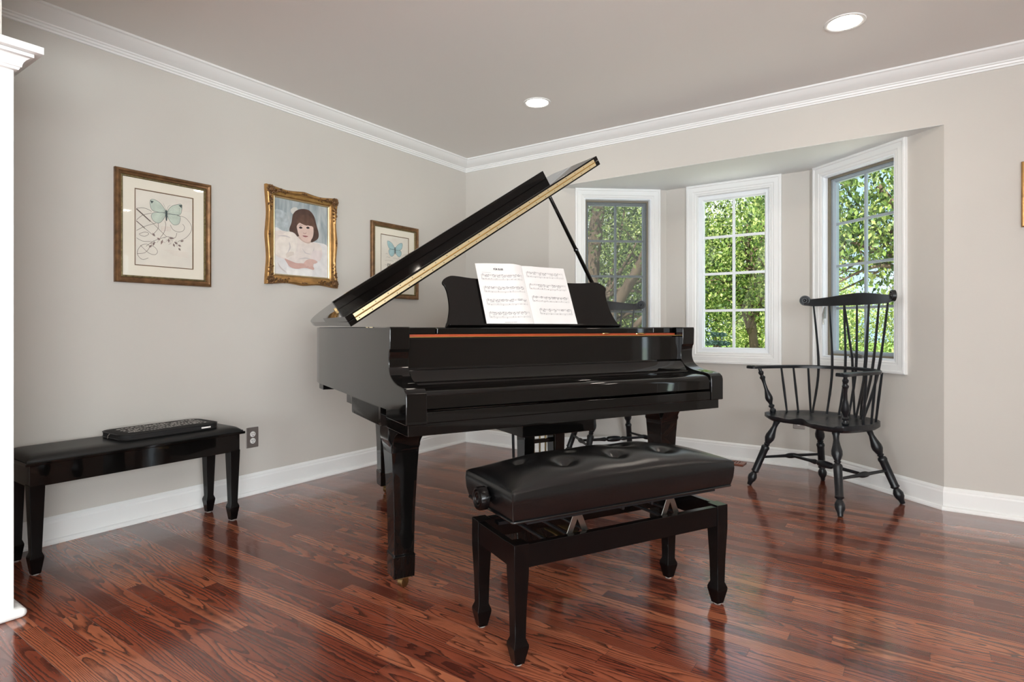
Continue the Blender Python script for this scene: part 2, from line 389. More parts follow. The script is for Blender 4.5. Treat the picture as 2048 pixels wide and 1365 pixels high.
for i, (nm, p, q, s0, s1, scr) in enumerate(wins):
    bay_wall('wall_bay_'+nm, p, q, s0+CW-.01, s1-CW+.01, WZ0+CW-.01, WZ1-CW+.01)
    m, L, a = place(p, q); c = (s0+s1)/2; w = s1-s0; h = WZ1-WZ0
    loc = m @ Vector((c, 0, WZ0))
    win = thing('window_%d' % (i+1), None, None, loc, a, kind='structure')
    # casing: stepped moulding
    prof = [(0, 0), (0, -.02), (.006, -.023), (.016, -.023), (.02, -.019), (.05, -.017), (.056, -.013), (.066, -.013), (CW, -.009), (CW, .0)]
    frame_mesh(MB(), w, h, prof).build('casing', 'trim', win, angle=.3)
    w2, h2 = w-2*CW, h-2*CW
    frame_mesh(MB(), w2, h2, [(0, -.008), (0, .10), (.012, .10), (.012, .012), (.008, .004), (.008, -.008)], CW).build('jamb', 'trim' if i == 1 else 'frame_white', win, angle=.3)
    yo = .035 if i == 1 else .062
    ins = .012
    w3, h3 = w2-2*ins, h2-2*ins
    if i != 1:
        frame_mesh(MB(), w3, h3, [(0, .03), (0, .047), (.013, .047), (.013, .03)], CW+ins).build('screen_frame', 'frame_tan', win)
        sw = .033
        frame_mesh(MB(), w3, h3, [(0, yo-.012), (0, yo+.03), (sw, yo+.03), (sw, yo+.004), (sw-.008, yo-.002), (sw-.008, yo-.012)], CW+ins).build('sash', 'frame_grey', win)
    else:
        sw = .036
        frame_mesh(MB(), w3, h3, [(0, yo-.015), (0, yo+.03), (sw, yo+.03), (sw, yo+.002), (sw-.008, yo-.004), (sw-.01, yo-.015)], CW+ins).build('sash', 'frame_white', win)
    gz0, gz1 = CW+ins+sw, CW+ins+h3-sw; gw = w3-2*sw
    mu = MB(); mw = .0095 if i == 1 else .0085
    mu.box(-mw, mw, yo+.006, yo+.02, gz0, gz1)
    for k in (1, 2, 3):
        zz = gz0+(gz1-gz0)*k/4; mu.box(-gw/2, gw/2, yo+.0062, yo+.0198, zz-mw, zz+mw)
    mu.build('muntins', 'frame_white' if i == 1 else 'frame_grey', win)
    MB().box(-gw/2-.004, gw/2+.004, yo+.011, yo+.0135, gz0-.004, gz1+.004).build('glass_pane', 'glass', win)
    if scr:
        MB().box(-w3/2+.01, w3/2-.01, .037, .0375, CW+ins+.01, CW+ins+h3-.01).build('insect_screen', 'screen', win)
    if i == 2:
        cr = MB(); cr.box(-.05, .05, -.012, .012, CW+.006, CW+.022)
        cr.tube([(-.01, -.012, CW+.022), (.0, -.024, CW+.034), (.045, -.028, CW+.03), (.075, -.026, CW+.02)], [.007, .007, .0055, .006], 8)
        cr.build('crank_handle', 'steel', win, bevel=.002)
        lk = MB(); lk.box(-w2/2+.0, -w2/2+.012, .005, .018, .26+CW, .34+CW); lk.tube([(-w2/2+.01, .008, .33+CW), (-w2/2+.016, -.012, .29+CW), (-w2/2+.018, -.014, .22+CW)], .006, 8)
        lk.build('sash_lock', 'steel', win)
# outside shell of the bay
S(MB().prism([(Bl[0]-.2, .14), (Br[0]+.2, .14), (Cr[0]+.25, Cr[1]+.35), (Cl[0]-.25, Cl[1]+.35)], ZB+.06, ZB+.16).build('roof_bay', 'outwall'))
# baseboards
def base_run(name, pts, h=.122, t=.014):
    """pts in room order, interior on the right-hand side of travel"""
    prof = [(0, 0), (t+.014, 0), (t+.014, .008), (t+.009, .018), (t, .022), (t, h-.028), (t-.003, h-.02), (t-.003, h-.012), (t-.008, h-.004), (.003, h), (0, h)]
    return sweep(name, pts, prof, 'trim')
def sweep(name, pts, prof, m):
    n = len(pts); P = [Vector(p) for p in pts]; vs = []; fs = []
    for i in range(n):
        d0 = (P[i]-P[i-1]).normalized() if i > 0 else (P[1]-P[0]).normalized()
        d1 = (P[i+1]-P[i]).normalized() if i < n-1 else d0
        n0 = Vector((d0.y, -d0.x)); n1 = Vector((d1.y, -d1.x))
        nn = (n0+n1).normalized(); k = 1/max(.3, nn.dot(n0))
        for o, z in prof:
            q = P[i]+nn*o*k; vs.append((q.x, q.y, z))
    m_ = len(prof)
    for i in range(n-1):
        for k in range(m_):
            j = (k+1) % m_; fs.append((i*m_+k, i*m_+j, (i+1)*m_+j, (i+1)*m_+k))
    fs.append(tuple(range(m_))); fs.append(tuple((n-1)*m_+k for k in range(m_)))
    return S(MB().add(vs, fs).build(name, m, angle=.35))
base_run('baseboard_left', [(0, -3.27), (0, 0), (.0, 0)][:2])
base_run('baseboard_back', [(0, 0), Bl, Cl, Cr, Br, (XR, 0)])
base_run('baseboard_right', [(XR, 0), (XR, YR)])
cprof = [(0, ZC), (.092, ZC), (.092, ZC-.010), (.084, ZC-.014), (.078, ZC-.022), (.066, ZC-.034), (.048, ZC-.048), (.030, ZC-.056), (.022, ZC-.060), (.022, ZC-.066), (.016, ZC-.070), (.014, ZC-.078), (.008, ZC-.082), (.007, ZC-.090), (0, ZC-.092)]
sweep('trim_1', [(0, -3.31), (0, 0), (XR, 0), (XR, -3.31)], cprof, 'trim')
# cased opening between the rooms
S(MB().box(0, .709, -3.45, -3.314, 0, ZC).build('wall_front', 'wall'))
mb = MB(); mb.box(5.2, XR, -3.45, -3.314, 0, ZC); mb.box(.709, 5.2, -3.449, -3.315, 2.17, ZC); S(mb.build('wall_header', 'wall'))
col = thing('trim_2', None, None, (0, 0, 0), 0, kind='structure')
MB().box(.45, .735, -3.476, -3.288, .0, 1.90).build('pilaster', 'trim', col, bevel=.002)
vs = []; fs = []
cp = [(0, 1.853), (.010, 1.856), (.013, 1.864), (.017, 1.866), (.0175, 1.872), (.020, 1.881), (.026, 1.890), (.033, 1.896), (.036, 1.898), (.043, 1.900), (.043, 1.911), (.040, 1.912), (.064, 1.9135), (.064, 1.937), (0, 1.938)]
for o, z in cp: vs += [(.45, -3.476-o, z), (.735+o, -3.476-o, z), (.735+o, -3.288+o, z), (.45, -3.288+o, z)]
for i in range(len(cp)-1):
    for k in range(4): j = (k+1) % 4; fs.append((i*4+k, i*4+j, i*4+4+j, i*4+4+k))
fs += [(3, 2, 1, 0), tuple(range(len(vs)-4, len(vs)))]
MB().add(vs, fs).build('capital', 'trim', col, angle=.5)
MB().box(.45, .766, -3.507, -3.257, 0, .032).build('plinth', 'trim', col, bevel=.016, bseg=4)
# rear and right walls of the open-plan rooms, with a sidelight, added fill-light windows and a white door
def holed_wall(name, axis, c, a0, a1, holes, th=.14):
    mb = MB(); cur = a0
    for h0, h1, z0, z1 in sorted(holes):
        seg = [(cur, h0, -.1, ZC), (h0, h1, -.1, z0), (h0, h1, z1, ZC)]
        for s0, s1, u0, u1 in seg:
            if s1 > s0 and u1 > u0:
                mb.box(*((c, c+th, s0, s1) if axis == 'x' else (s0, s1, c, c+th)), u0, u1)
        cur = h1
    mb.box(*((c, c+th, cur, a1) if axis == 'x' else (cur, a1, c, c+th)), -.1, ZC)
    return S(mb.build(name, 'wall'))
holed_wall('wall_rear', 'y', YR-.14, -.14, XR+.14, [(1.2, 2.9, .8, 2.1), (3.7, 5.2, .02, 2.1)])
holed_wall('wall_right', 'x', XR, YR, .14, [(-.36, -.22, .3, 2.05), (-6.9, -3.9, .8, 2.1)])
def simple_window(name, loc, rz, w, z0, z1):
    win = thing(name, None, None, loc, rz, kind='structure'); h = z1-z0
    frame_mesh(MB(), w+.16, h+.16, [(0, 0), (0, -.02), (.08, -.014), (.08, .0)], z0-.08).build('casing', 'trim', win)
    mu = MB(); frame_mesh(mu, w, h, [(0, .02), (0, .06), (.04, .06), (.04, .02)], z0)
    if w > .5: mu.box(-.015, .015, .03, .05, z0, z1)
    mu.box(-w/2, w/2, .03, .05, (z0+z1)/2-.015, (z0+z1)/2+.015); mu.build('sash', 'frame_white', win)
    MB().box(-w/2, w/2, .038, .041, z0, z1).build('glass_pane', 'glass', win)
simple_window('window_4', (XR, -.29, 0), -PI/2, .14, .3, 2.05)
simple_window('window_5', (XR, -5.4, 0), -PI/2, 3.0, .8, 2.1)  # unseen window added to carry fill light for the left wall and ceiling
simple_window('window_6', (2.05, YR, 0), PI, 1.7, .8, 2.1)  # unseen rear window, added to hold a fill lamp
simple_window('window_7', (4.45, YR, 0), PI, 1.5, .02, 2.1)  # second unseen rear opening added for fill

# ------------------------------------------------------------------ recessed lights
def downlight(x, y, label, z=ZC):
    t = thing('recessed_light', label, 'ceiling light', (x, y, z), 0, 'recessed ceiling lights')
    MB().lathe([(-.000, .088), (-.004, .086), (-.005, .078), (-.003, .070), (-.0005, .068)], 40).build('trim_ring', 'trim', t)
    mb = MB().lathe([(-.0045, .064), (-.0062, .050), (-.0065, .001)], 40); mb.build('lens', 'lamp', t)
downlight(1.238, -.79, 'round recessed ceiling light, the one nearer the room corner above the piano')
downlight(2.952, -.79, 'round recessed ceiling light, the larger one in front of the bay window')
# fill lamps added as more recessed lights, out of view
for x, y in ((4.7, -.8), (3.0, -2.6), (4.7, -2.6)):
    o = downlight(x, y, 'round recessed ceiling light added out of view for fill')

# ------------------------------------------------------------------ outlets and vent
def outlet(name, loc, rz, label):
    t = thing(name, label, 'outlet', loc, rz)
    MB().box(-.038, .038, -.006, 0, -.06, .06).build('cover_plate', 'plate', t, bevel=.003)
    for dz in (-.0195, .0195):
        f = MB().lathe([(0, .0165), (.0035, .0165), (.004, .015)], 24, Matrix.Translation((0, -.006, dz)) @ Matrix.Rotation(PI/2, 4, 'X')).build('receptacle', 'white_plastic', t)
        s = MB(); s.box(-.0075, -.005, -.0105, -.0098, dz-.001, dz+.008); s.box(.005, .0075, -.0105, -.0098, dz-.001, dz+.008)
        s.lathe([(0, .0028), (.0006, .0028)], 12, Matrix.Translation((0, -.0099, dz-.008)) @ Matrix.Rotation(PI/2, 4, 'X')); s.build('slots', 'slot', f)
outlet('wall_outlet', (0, -1.982, .334), PI/2, 'bronze-plated double wall outlet beside the end of the long low bench')
m, L, a = place(Cl, Cr); v = m @ Vector((.965, 0, .33)); outlet('wall_outlet', v, a, 'small wall outlet half hidden behind the seat of the right armchair')
t = thing('floor_vent', 'wooden floor vent with slots at the foot of the bay wall', 'floor vent', (2.07, .475, 0), 0)
mb = MB(); frame_mesh(mb, .26, .11, [(0, 0), (0, .008), (.02, .01), (.02, 0)], -.055, Matrix.Rotation(PI/2, 4, 'X')); mb.build('vent_frame', 'vent', t, bevel=.001)
mb = MB()
for k in range(12): mb.box(-.108+k*.0185, -.1+k*.0185+.003, -.036, .036, .001, .008)
mb.build('slats', 'vent', t); MB().box(-.11, .11, -.036, .036, .0004, .001).build('duct_mouth', 'slot', t)

# ------------------------------------------------------------------ pictures
def picture_frame(t, w, h, m1, m2):
    prof = [(0, 0), (0, -.018), (.004, -.023), (.012, -.024), (.018, -.019), (.026, -.017), (.028, -.012)]
    frame_mesh(MB(), w, h, prof+[(.028, 0)], -h/2).build('frame', m1, t, angle=.5)
    frame_mesh(MB(), w-.054, h-.054, [(0, -.001), (0, -.0125), (.003, -.0145), (.007, -.0145), (.010, -.010), (.010, -.001)], -h/2+.027).build('inner_beading', m2, t, angle=.4)
def butterfly(mb_w, mb_l, pts_list, y):
    pass
def butterfly_picture(loc, w, h, label, pw, ph, pz, kind):
    t = thing('framed_picture', label, 'picture', loc, PI/2, 'butterfly prints on the left wall')
    picture_frame(t, w, h, 'gilt_dark', 'gilt_inner')
    # mat board with window
    mb = MB(); frame_mesh(mb, w-.07, h-.07, [(0, -.001), (0, -.006), ((w-.07-pw)/2, -.006), ((w-.07-pw)/2, -.001)], -h/2+.035)
    iw = (w-.07-pw)/2
    vs = []
    W2, H2 = (w-.07)/2, (h-.07)/2
    mb = MB(); zc = pz
    o = [(-W2, -H2), (W2, -H2), (W2, H2), (-W2, H2)]; i_ = [(-pw/2, zc-ph/2), (pw/2, zc-ph/2), (pw/2, zc+ph/2), (-pw/2, zc+ph/2)]
    for k in range(4):
        j = (k+1) % 4
        mb.add([(o[k][0], -.006, o[k][1]), (o[j][0], -.006, o[j][1]), (i_[j][0], -.006, i_[j][1]), (i_[k][0], -.006, i_[k][1])], [(0, 1, 2, 3)])
    mb.build('mat_board', 'mat_cream', t)
    frame_mesh(MB(), pw+.006, ph+.006, [(0, -.004), (0, -.0066), (.004, -.0066), (.005, -.004)], zc-ph/2-.003).build('mat_border_line', 'bevel_dark', t)
    mb = MB(); poly(mb, [(-pw/2-.002, zc-ph/2-.002), (pw/2+.002, zc-ph/2-.002), (pw/2+.002, zc+ph/2+.002), (-pw/2-.002, zc+ph/2+.002)], -.004); mb.build('print', 'print', t)
    if kind == 1:
        x0, x1 = 333, 878; yt = lambda u: 312+98*u; yb = lambda u: 1033+47*u
    else:
        x0, x1 = 240, 663; yt = lambda u: 300+55*u; yb = lambda u: 1073+16*u
    def P(x, y):
        u = (x-x0)/(x1-x0); v = (y-yt(u))/(yb(u)-yt(u)); return (-pw/2+u*pw, zc+ph/2-v*ph)
    wing = MB(); ln = MB(); sep = MB(); lf = MB(); pk = MB()
    def wingp(pts, veins_from):
        c = spline([P(*p) for p in pts], 6, True); poly(wing, c, -.0046); strip(ln, c+[c[0]], .0016, -.0050)
        for q in range(0, len(c), 7):
            a = P(*veins_from); strip(ln, [a, ((a[0]+c[q][0])/2, (a[1]+c[q][1])/2)], [.0006, .0002], -.0050)
    if kind == 1:
        wingp([(608, 520), (560, 450), (500, 415), (468, 425), (470, 480), (490, 520), (540, 535), (600, 540)], (612, 535))
        wingp([(605, 545), (540, 538), (490, 545), (478, 580), (500, 620), (545, 640), (585, 610), (612, 560)], (612, 545))
        wingp([(628, 525), (670, 480), (720, 465), (765, 465), (768, 510), (750, 560), (690, 558), (630, 545)], (622, 535))
        wingp([(628, 555), (690, 560), (745, 572), (752, 610), (735, 650), (690, 657), (655, 625), (630, 580)], (622, 545))
        body = spline([P(616, 515), P(618, 560), P(618, 620)], 6); strip(ln, body, [.004+.006*math.sin(PI*i/(len(body)-1)) for i in range(len(body))], -.0054)
        for p in ([(612, 515), (600, 480), (585, 450)], [(622, 515), (635, 485), (655, 468)]): strip(ln, spline([P(*q) for q in p], 4), .0008, -.0052)
        for q in range(4): c = P(742, 505+q*15); poly(ln, [(c[0]+.0016*math.cos(a), c[1]+.0016*math.sin(a)) for a in [k*PI/3 for k in range(6)]], -.0055)
        poly(ln, [P(468, 425), P(500, 432), P(480, 455)], -.0054); poly(ln, [P(768, 468), P(735, 470), P(765, 500)], -.0054)
        curves = [[(345, 500), (400, 495), (450, 510), (480, 530)], [(345, 610), (400, 565), (480, 545)], [(345, 710), (420, 670), (520, 640)],
                  [(540, 640), (540, 690), (500, 740)], [(605, 620), (612, 660), (600, 720), (560, 780)], [(720, 570), (800, 590), (860, 660), (860, 720), (810, 780), (730, 815)],
                  [(655, 655), (680, 700), (730, 725), (780, 715), (795, 680), (775, 650)], [(345, 780), (400, 810), (470, 815)],
                  [(350, 930), (420, 920), (460, 870), (440, 840), (390, 850), (355, 900), (360, 950), (400, 985), (450, 970)],
                  [(380, 850), (450, 920), (510, 940), (535, 910), (510, 870), (470, 850)], [(370, 740), (420, 725), (455, 740), (420, 765), (380, 755), (370, 740)],
                  [(720, 735), (700, 780), (640, 770), (600, 775), (500, 810), (430, 860)], [(345, 500), (460, 610), (600, 750), (620, 770)], [(345, 620), (420, 690), (500, 760)]]
        for c in curves: strip(sep, spline([P(*q) for q in c], 8), .0019, -.0047)
        strip(sep, [P(343, 505), P(470, 625)], .004, -.0048); strip(sep, [P(343, 618), P(420, 690)], .004, -.0048)
        for (x, y, a, l) in ((500, 750, .9, 45), (575, 820, 1.9, 55), (665, 785, .15, 60), (500, 835, 1.9, 50), (745, 855, .5, 40), (710, 830, .6, 45), (545, 790, .6, 40), (770, 812, -.2, 40), (640, 805, 1.6, 40), (470, 860, 2.3, 40), (690, 850, 1.1, 40), (745, 890, .9, 36)):
            p = [(x-l*.5*math.cos(a), y-l*.5*math.sin(a)), (x+10*math.sin(a), y-10*math.cos(a)), (x+l*.5*math.cos(a), y+l*.5*math.sin(a)), (x-10*math.sin(a), y+10*math.cos(a))]
            poly(lf, [P(*q) for q in p], -.0049)
        for k in range(26):
            x = 450+random.random()*320; y = 770+abs(x-610)*.25+random.random()*50; a = random.random()*3
            strip(lf, [P(x, y), P(x+22*math.cos(a), y+22*math.sin(a))], .0012, -.0049)
        for k in range(3): strip(pk, [P(575, 675+k*16), P(655, 683+k*16)], .0012, -.0046)
        for xx in (575, 600, 632, 655): strip(pk, [P(xx, 670), P(xx, 715)], .0012, -.0046)
        for k in range(8): strip(pk, [P(700+random.random()*20, 418+k*14), P(860, 438+k*14)], .0008, -.0046)
        for k in range(4): strip(pk, [P(600+k*25, 895+k*16), P(830, 925+k*14)], .0008, -.0046)
    else:
        wingp([(445, 500), (400, 430), (345, 398), (335, 430), (350, 490), (375, 520), (440, 525)], (448, 520))
        wingp([(442, 530), (380, 522), (355, 545), (365, 600), (400, 632), (430, 610), (446, 560)], (448, 530))
        wingp([(455, 505), (500, 450), (550, 425), (568, 450), (555, 510), (520, 535), (460, 530)], (450, 520))
        wingp([(458, 538), (520, 538), (548, 560), (545, 610), (515, 635), (480, 610), (460, 570)], (450, 530))
        body = spline([P(450, 490), P(451, 540), P(451, 600)], 6); strip(ln, body, [.004+.005*math.sin(PI*i/(len(body)-1)) for i in range(len(body))], -.0054)
        rows = [(310, 590, 350), (320, 640, 380), (420, 655, 530), (300, 690, 430), (460, 705, 640), (300, 760, 330), (300, 830, 620), (300, 900, 560)]
        for x, y, x2 in rows:
            pts = []; xx = x
            while xx < x2: pts.append(P(xx, y+(xx-x)*.12+random.uniform(-7, 7))); xx += 7
            if len(pts) > 2: strip(sep, spline(pts, 3), .0011, -.0047)
        for r in (30, 45, 60, 75): strip(sep, [P(620+r*math.cos(a), 660+r*.9*math.sin(a)) for a in [PI+k*PI*.6/10 for k in range(11)]], .0012, -.0047)
        for cx_ in (350, 376): strip(ln, [P(cx_+12*math.cos(a), 765+20*math.sin(a)) for a in [k*2*PI/12 for k in range(13)]], .004, -.0048)
        strip(ln, [P(340, 740), P(342, 790)], .004, -.0048)
        for k in range(3): strip(pk, [P(410, 362+k*12), P(480, 372+k*12)], .0009, -.0046)
    wing.build('butterfly_wings', 'wing' if kind == 1 else 'wing2', t); ln.build('butterfly_outline', 'wingline', t)
    sep.build('flourishes', 'sepia', t)
    if lf.f: lf.build('leaf_sprig', 'leafink', t)
    if pk.f: pk.build('faint_script', 'pinkstamp', t)
    mb = MB().box(-W2+.004, W2-.004, -.0092, -.0088, -H2+.004, H2-.004); mb.build('glazing', 'pglass', t)
    return t
butterfly_picture((.001, -2.472, 1.4915), .474, .565, 'gold-framed pale green butterfly print with scrollwork and leaves, leftmost on the wall', .285, .383, .001, 1)
butterfly_picture((.001, -.839, 1.480), .475, .553, 'smaller-looking gold-framed pale blue butterfly print partly hidden behind the raised piano lid', .280, .375, .002, 2)

# portrait in ornate frame
t = thing('framed_portrait', 'ornate swept gilt frame with a portrait of a seated child in a white dress', 'picture', (.001, -1.643, 1.549), PI/2)
w, h = .515, .59; fwid = .055
def ornate(mb):
    # per-side subdivision with swept outer contour
    N = 40; prof = [(0, 0), (0, -.022), (.006, -.030), (.014, -.031), (.022, -.024), (.034, -.018), (.044, -.019), (.048, -.016), (.052, -.012), (.055, -.006), (.055, 0)]
    rings = []
    def swell(s):
        e = min(s, 1-s)
        v = .006*math.exp(-(e/.10)**2)+.004*math.exp(-((s-.5)/.07)**2)
        v -= .007*math.exp(-((e-.27)/.12)**2); return v
    corners = [(-w/2, -h/2), (w/2, -h/2), (w/2, h/2), (-w/2, h/2)]
    for k in range(4):
        a = Vector(corners[k]); b = Vector(corners[(k+1) % 4]); d = (b-a).normalized(); nin = Vector((-d.y, d.x)); L = (b-a).length
        for i in range(N):
            s = i/N; ring = []
            for ins, y in prof:
                f = max(0, 1-ins/.04); o = ins-swell(s)*f
                lo = ins+s*(L-2*ins)
                p = a+d*lo+nin*o
                if i == 0:   # mitre
                    p = a+(d+nin)*ins-(d+nin)*swell(0)*f
                ring.append((p.x, y-swell(s)*.35*f, p.y))
            rings.append(ring)
    m_ = len(prof); R = len(rings); vs = [v for r in rings for v in r]; fs = []
    for i in range(R):
        q = (i+1) % R
        for k in range(m_-1): fs.append((i*m_+k, i*m_+k+1, q*m_+k+1, q*m_+k))
    mb.add(vs, fs)
mb = MB(); ornate(mb); mb.build('frame', 'gilt', t, angle=1.0)
rnd = random.Random(5)
for cx, cz in ((-1, -1), (1, -1), (1, 1), (-1, 1)):
    mb = MB(); X0 = cx*(w/2-.022); Z0 = cz*(h/2-.022)
    mb.ball((X0, -.034, Z0), (.016, .009, .016), 10, 6)
    for k in range(10):
        a = k*2*PI/10; mb.ball((X0+.021*math.cos(a), -.031, Z0+.021*math.sin(a)), (.0075, .007, .0075), 8, 5)
    for side in (0, 1):
        for k in range(9):
            d = .034+k*.0115; off = rnd.uniform(-.008, .009)+(.006 if k % 2 else -.006)
            r = .0085*(1-k*.06)
            p = (X0-cx*d, -.030+k*.0005, Z0+cz*off) if side == 0 else (X0+cx*off, -.030+k*.0005, Z0-cz*d)
            mtx = Matrix.Translation(p) @ Matrix.Rotation(rnd.uniform(0, 3), 4, 'Y')
            mb.ball((0, 0, 0), (r*1.5, .006, r*.7), 8, 5, mtx)
        pts = []
        for q in range(14):
            a = q*.55; rr = .013*(1-q/16); c = .06
            p = (c+rr*math.cos(a), rr*math.sin(a))
            pts.append((X0-cx*p[0], -.033, Z0+cz*p[1]) if side == 0 else (X0+cx*p[1], -.033, Z0-cz*p[0]))
        mb.tube(pts, .0026, 6)
    mb.build('corner_ornament', 'gilt_dark', t)
for px_, pz_ in ((0, 1), (0, -1), (1, 0), (-1, 0)):
    mb = MB(); c = (px_*(w/2-.012), -.031, pz_*(h/2-.012))
    mb.ball(c, (.008, .006, .008), 8, 5)
    for s in (-1, 1):
        mb.ball((c[0]+s*.015*abs(pz_), c[1]+.001, c[2]+s*.015*abs(px_)), (.009 if pz_ else .005, .004, .009 if px_ else .005), 8, 5)
    mb.build('side_rosette', 'gilt_dark', t)
frame_mesh(MB(), w-.104, h-.104, [(0, -.002), (0, -.011), (.004, -.013), (.009, -.009), (.010, -.002)], -h/2+.052).build('inner_slip', 'hinge', t)
pw, ph = .405, .490
mb = MB(); poly(mb, [(-pw/2, -ph/2), (pw/2, -ph/2), (pw/2, ph/2), (-pw/2, ph/2)], -.003); mb.build('portrait_print', 'backdrop', t)
def P(x, y):
    u = (x-262)/606; a = 235+115*u; b = 1150+40*u; v = (y-a)/(b-a); return (-pw/2+u*pw, ph/2-v*ph)
layer = [-.0033]
def art(name, pts, col, sm=True, var=.06, close=True):
    layer[0] -= .00012
    q = [P(*p) for p in pts]; q = [(max(-pw/2, min(pw/2, a)), max(-ph/2, min(ph/2, b))) for a, b in q]
    c = spline(q, 5, True) if sm else q
    c = [(max(-pw/2, min(pw/2, a)), max(-ph/2, min(ph/2, b))) for a, b in c]
    mb = MB(); poly(mb, c, layer[0]); key = 'art_%s' % (col,)
    if key not in M: M[key] = mat('portrait_ink', lin(col), .7, .2, var=var, vscale=30)
    return mb, c, key
def A(name, pts, col, **k):
    mb, c, key = art(name, pts, col, **k); mb.build(name, key, t)
A('portrait_cloud', [(262, 420), (330, 400), (400, 450), (420, 560), (390, 640), (320, 660), (262, 620)], (176, 184, 186), var=.2)
A('portrait_drape', [(262, 640), (360, 640), (500, 700), (700, 760), (868, 830), (868, 1190), (560, 1172), (262, 1150)], (226, 222, 220))
A('portrait_bow', [(440, 400), (470, 370), (510, 375), (520, 420), (490, 450), (455, 440)], (208, 206, 198))
A('portrait_hair', [(427, 640), (450, 540), (465, 450), (510, 400), (580, 385), (650, 405), (700, 470), (725, 560), (752, 660), (745, 720), (700, 755), (640, 775), (560, 740), (500, 690)], (84, 62, 54), var=.3)
A('portrait_dress', [(262, 660), (420, 648), (480, 665), (520, 710), (600, 770), (680, 765), (750, 780), (790, 840), (775, 960), (700, 965), (640, 980), (560, 1010), (430, 980), (262, 900)], (228, 216, 208))
A('portrait_neck', [(520, 700), (560, 750), (620, 778), (655, 772), (660, 730), (600, 700)], (204, 176, 162))
A('portrait_face', [(505, 560), (515, 640), (535, 700), (575, 745), (620, 765), (660, 745), (688, 690), (692, 620), (680, 570), (620, 540), (550, 530)], (222, 194, 182))
A('portrait_fringe', [(500, 600), (505, 530), (530, 470), (600, 450), (670, 480), (705, 560), (702, 640), (685, 590), (640, 575), (600, 572), (560, 555), (535, 545), (512, 570)], (98, 72, 60), var=.3)
A('portrait_sleeve', [(400, 650), (470, 670), (508, 730), (505, 830), (470, 915), (400, 955), (330, 930), (280, 890), (290, 760)], (234, 224, 214))
A('portrait_sleeve_shadow', [(388, 905), (420, 880), (470, 880), (470, 915), (430, 930), (400, 950)], (222, 208, 196))
for ex in (548, 628): A('portrait_eye', [(ex-20, 600), (ex, 586), (ex+20, 602), (ex, 612)], (48, 38, 38))
for ex in (548, 628): A('portrait_brow', [(ex-24, 580), (ex, 568), (ex+26, 580), (ex, 573)], (120, 92, 80))
A('portrait_nose', [(572, 655), (590, 662), (612, 656), (604, 668), (582, 668)], (178, 140, 132))
A('portrait_mouth', [(566, 692), (596, 690), (630, 698), (598, 708)], (150, 92, 92))
for q_ in ([(300, 700), (380, 690), (440, 720), (385, 708)], [(420, 760), (440, 830), (400, 900), (425, 830)], [(560, 830), (600, 880), (660, 900), (600, 895)], [(520, 960), (600, 940), (660, 960), (600, 955)], [(700, 820), (690, 880), (670, 930), (682, 870)], [(300, 1000), (340, 1060), (400, 1120), (330, 1070)]): A('portrait_fold_line', q_, (206, 196, 192))
A('portrait_forearm', [(375, 958), (420, 975), (500, 1005), (580, 1010), (680, 1040), (690, 1080), (600, 1060), (500, 1072), (430, 1050), (400, 1005)], (206, 166, 154))
A('portrait_hand', [(580, 1005), (620, 965), (680, 960), (735, 985), (720, 1005), (690, 1015), (685, 1045), (660, 1035), (650, 1050), (625, 1035), (605, 1045), (600, 1020)], (214, 178, 166))
A('portrait_cuff', [(665, 905), (700, 860), (790, 880), (765, 975), (720, 970), (665, 950)], (226, 212, 208))
A('portrait_fold', [(400, 1050), (430, 1065), (520, 1080), (620, 1075), (680, 1090), (655, 1165), (560, 1170), (410, 1140)], (238, 234, 230))
MB().box(-pw/2, pw/2, -.0075, -.0072, -ph/2, ph/2).build('glazing', 'pglass', t)
# picture frame at right edge of the photo
t = thing('framed_picture', 'narrow gilt-framed picture at the far right edge of the back wall', 'picture', (3.88, -.001, 1.661), 0)
picture_frame(t, .436, .331, 'gilt', 'gilt_inner'); MB().box(-.19, .19, -.006, -.002, -.14, .14).build('print', 'mat_cream', t)

# ------------------------------------------------------------------ benches
def spade_leg(H, top, low, foot, fh=.10):
    return [(0, foot*.62), (.003, foot*.66), (fh*.72, foot), (fh*.80, foot), (fh, low), (H, top)]
# long low storage bench by the left wall; local x along the wall
t = thing('piano_duet_bench', 'long low black bench with padded top against the left wall', 'bench', (.245, -2.715, 0), PI/2)
Lb, Db = .868, .285
for sx in (-1, 1):
    for sy in (-1, 1):
        g = MB().sq(spade_leg(.355, .026, .0175, .0235, .085), Matrix.Translation((sx*(Lb/2-.026), sy*(Db/2-.026), .004))); leg = g.build('leg', 'satin', t, bevel=.0015)
        MB().lathe([(0, .013), (.0045, .013)], 16, Matrix.Translation((sx*(Lb/2-.026), sy*(Db/2-.026), 0))).build('felt_pad', 'felt', leg)
ap = MB(); ap.box(-Lb/2+.002, Lb/2-.002, -Db/2+.002, -Db/2+.02, .352, .440); ap.box(-Lb/2+.002, Lb/2-.002, Db/2-.02, Db/2-.002, .352, .440)
ap.box(-Lb/2+.002, -Lb/2+.02, -Db/2+.02, Db/2-.02, .352, .440); ap.box(Lb/2-.02, Lb/2-.002, -Db/2+.02, Db/2-.02, .352, .440)
ap.build('apron', 'piano', t, bevel=.001)
MB().box(-Lb/2-.018, Lb/2+.018, -Db/2-.018, Db/2+.018, .440, .453).build('lid_board', 'piano', t, bevel=.003)
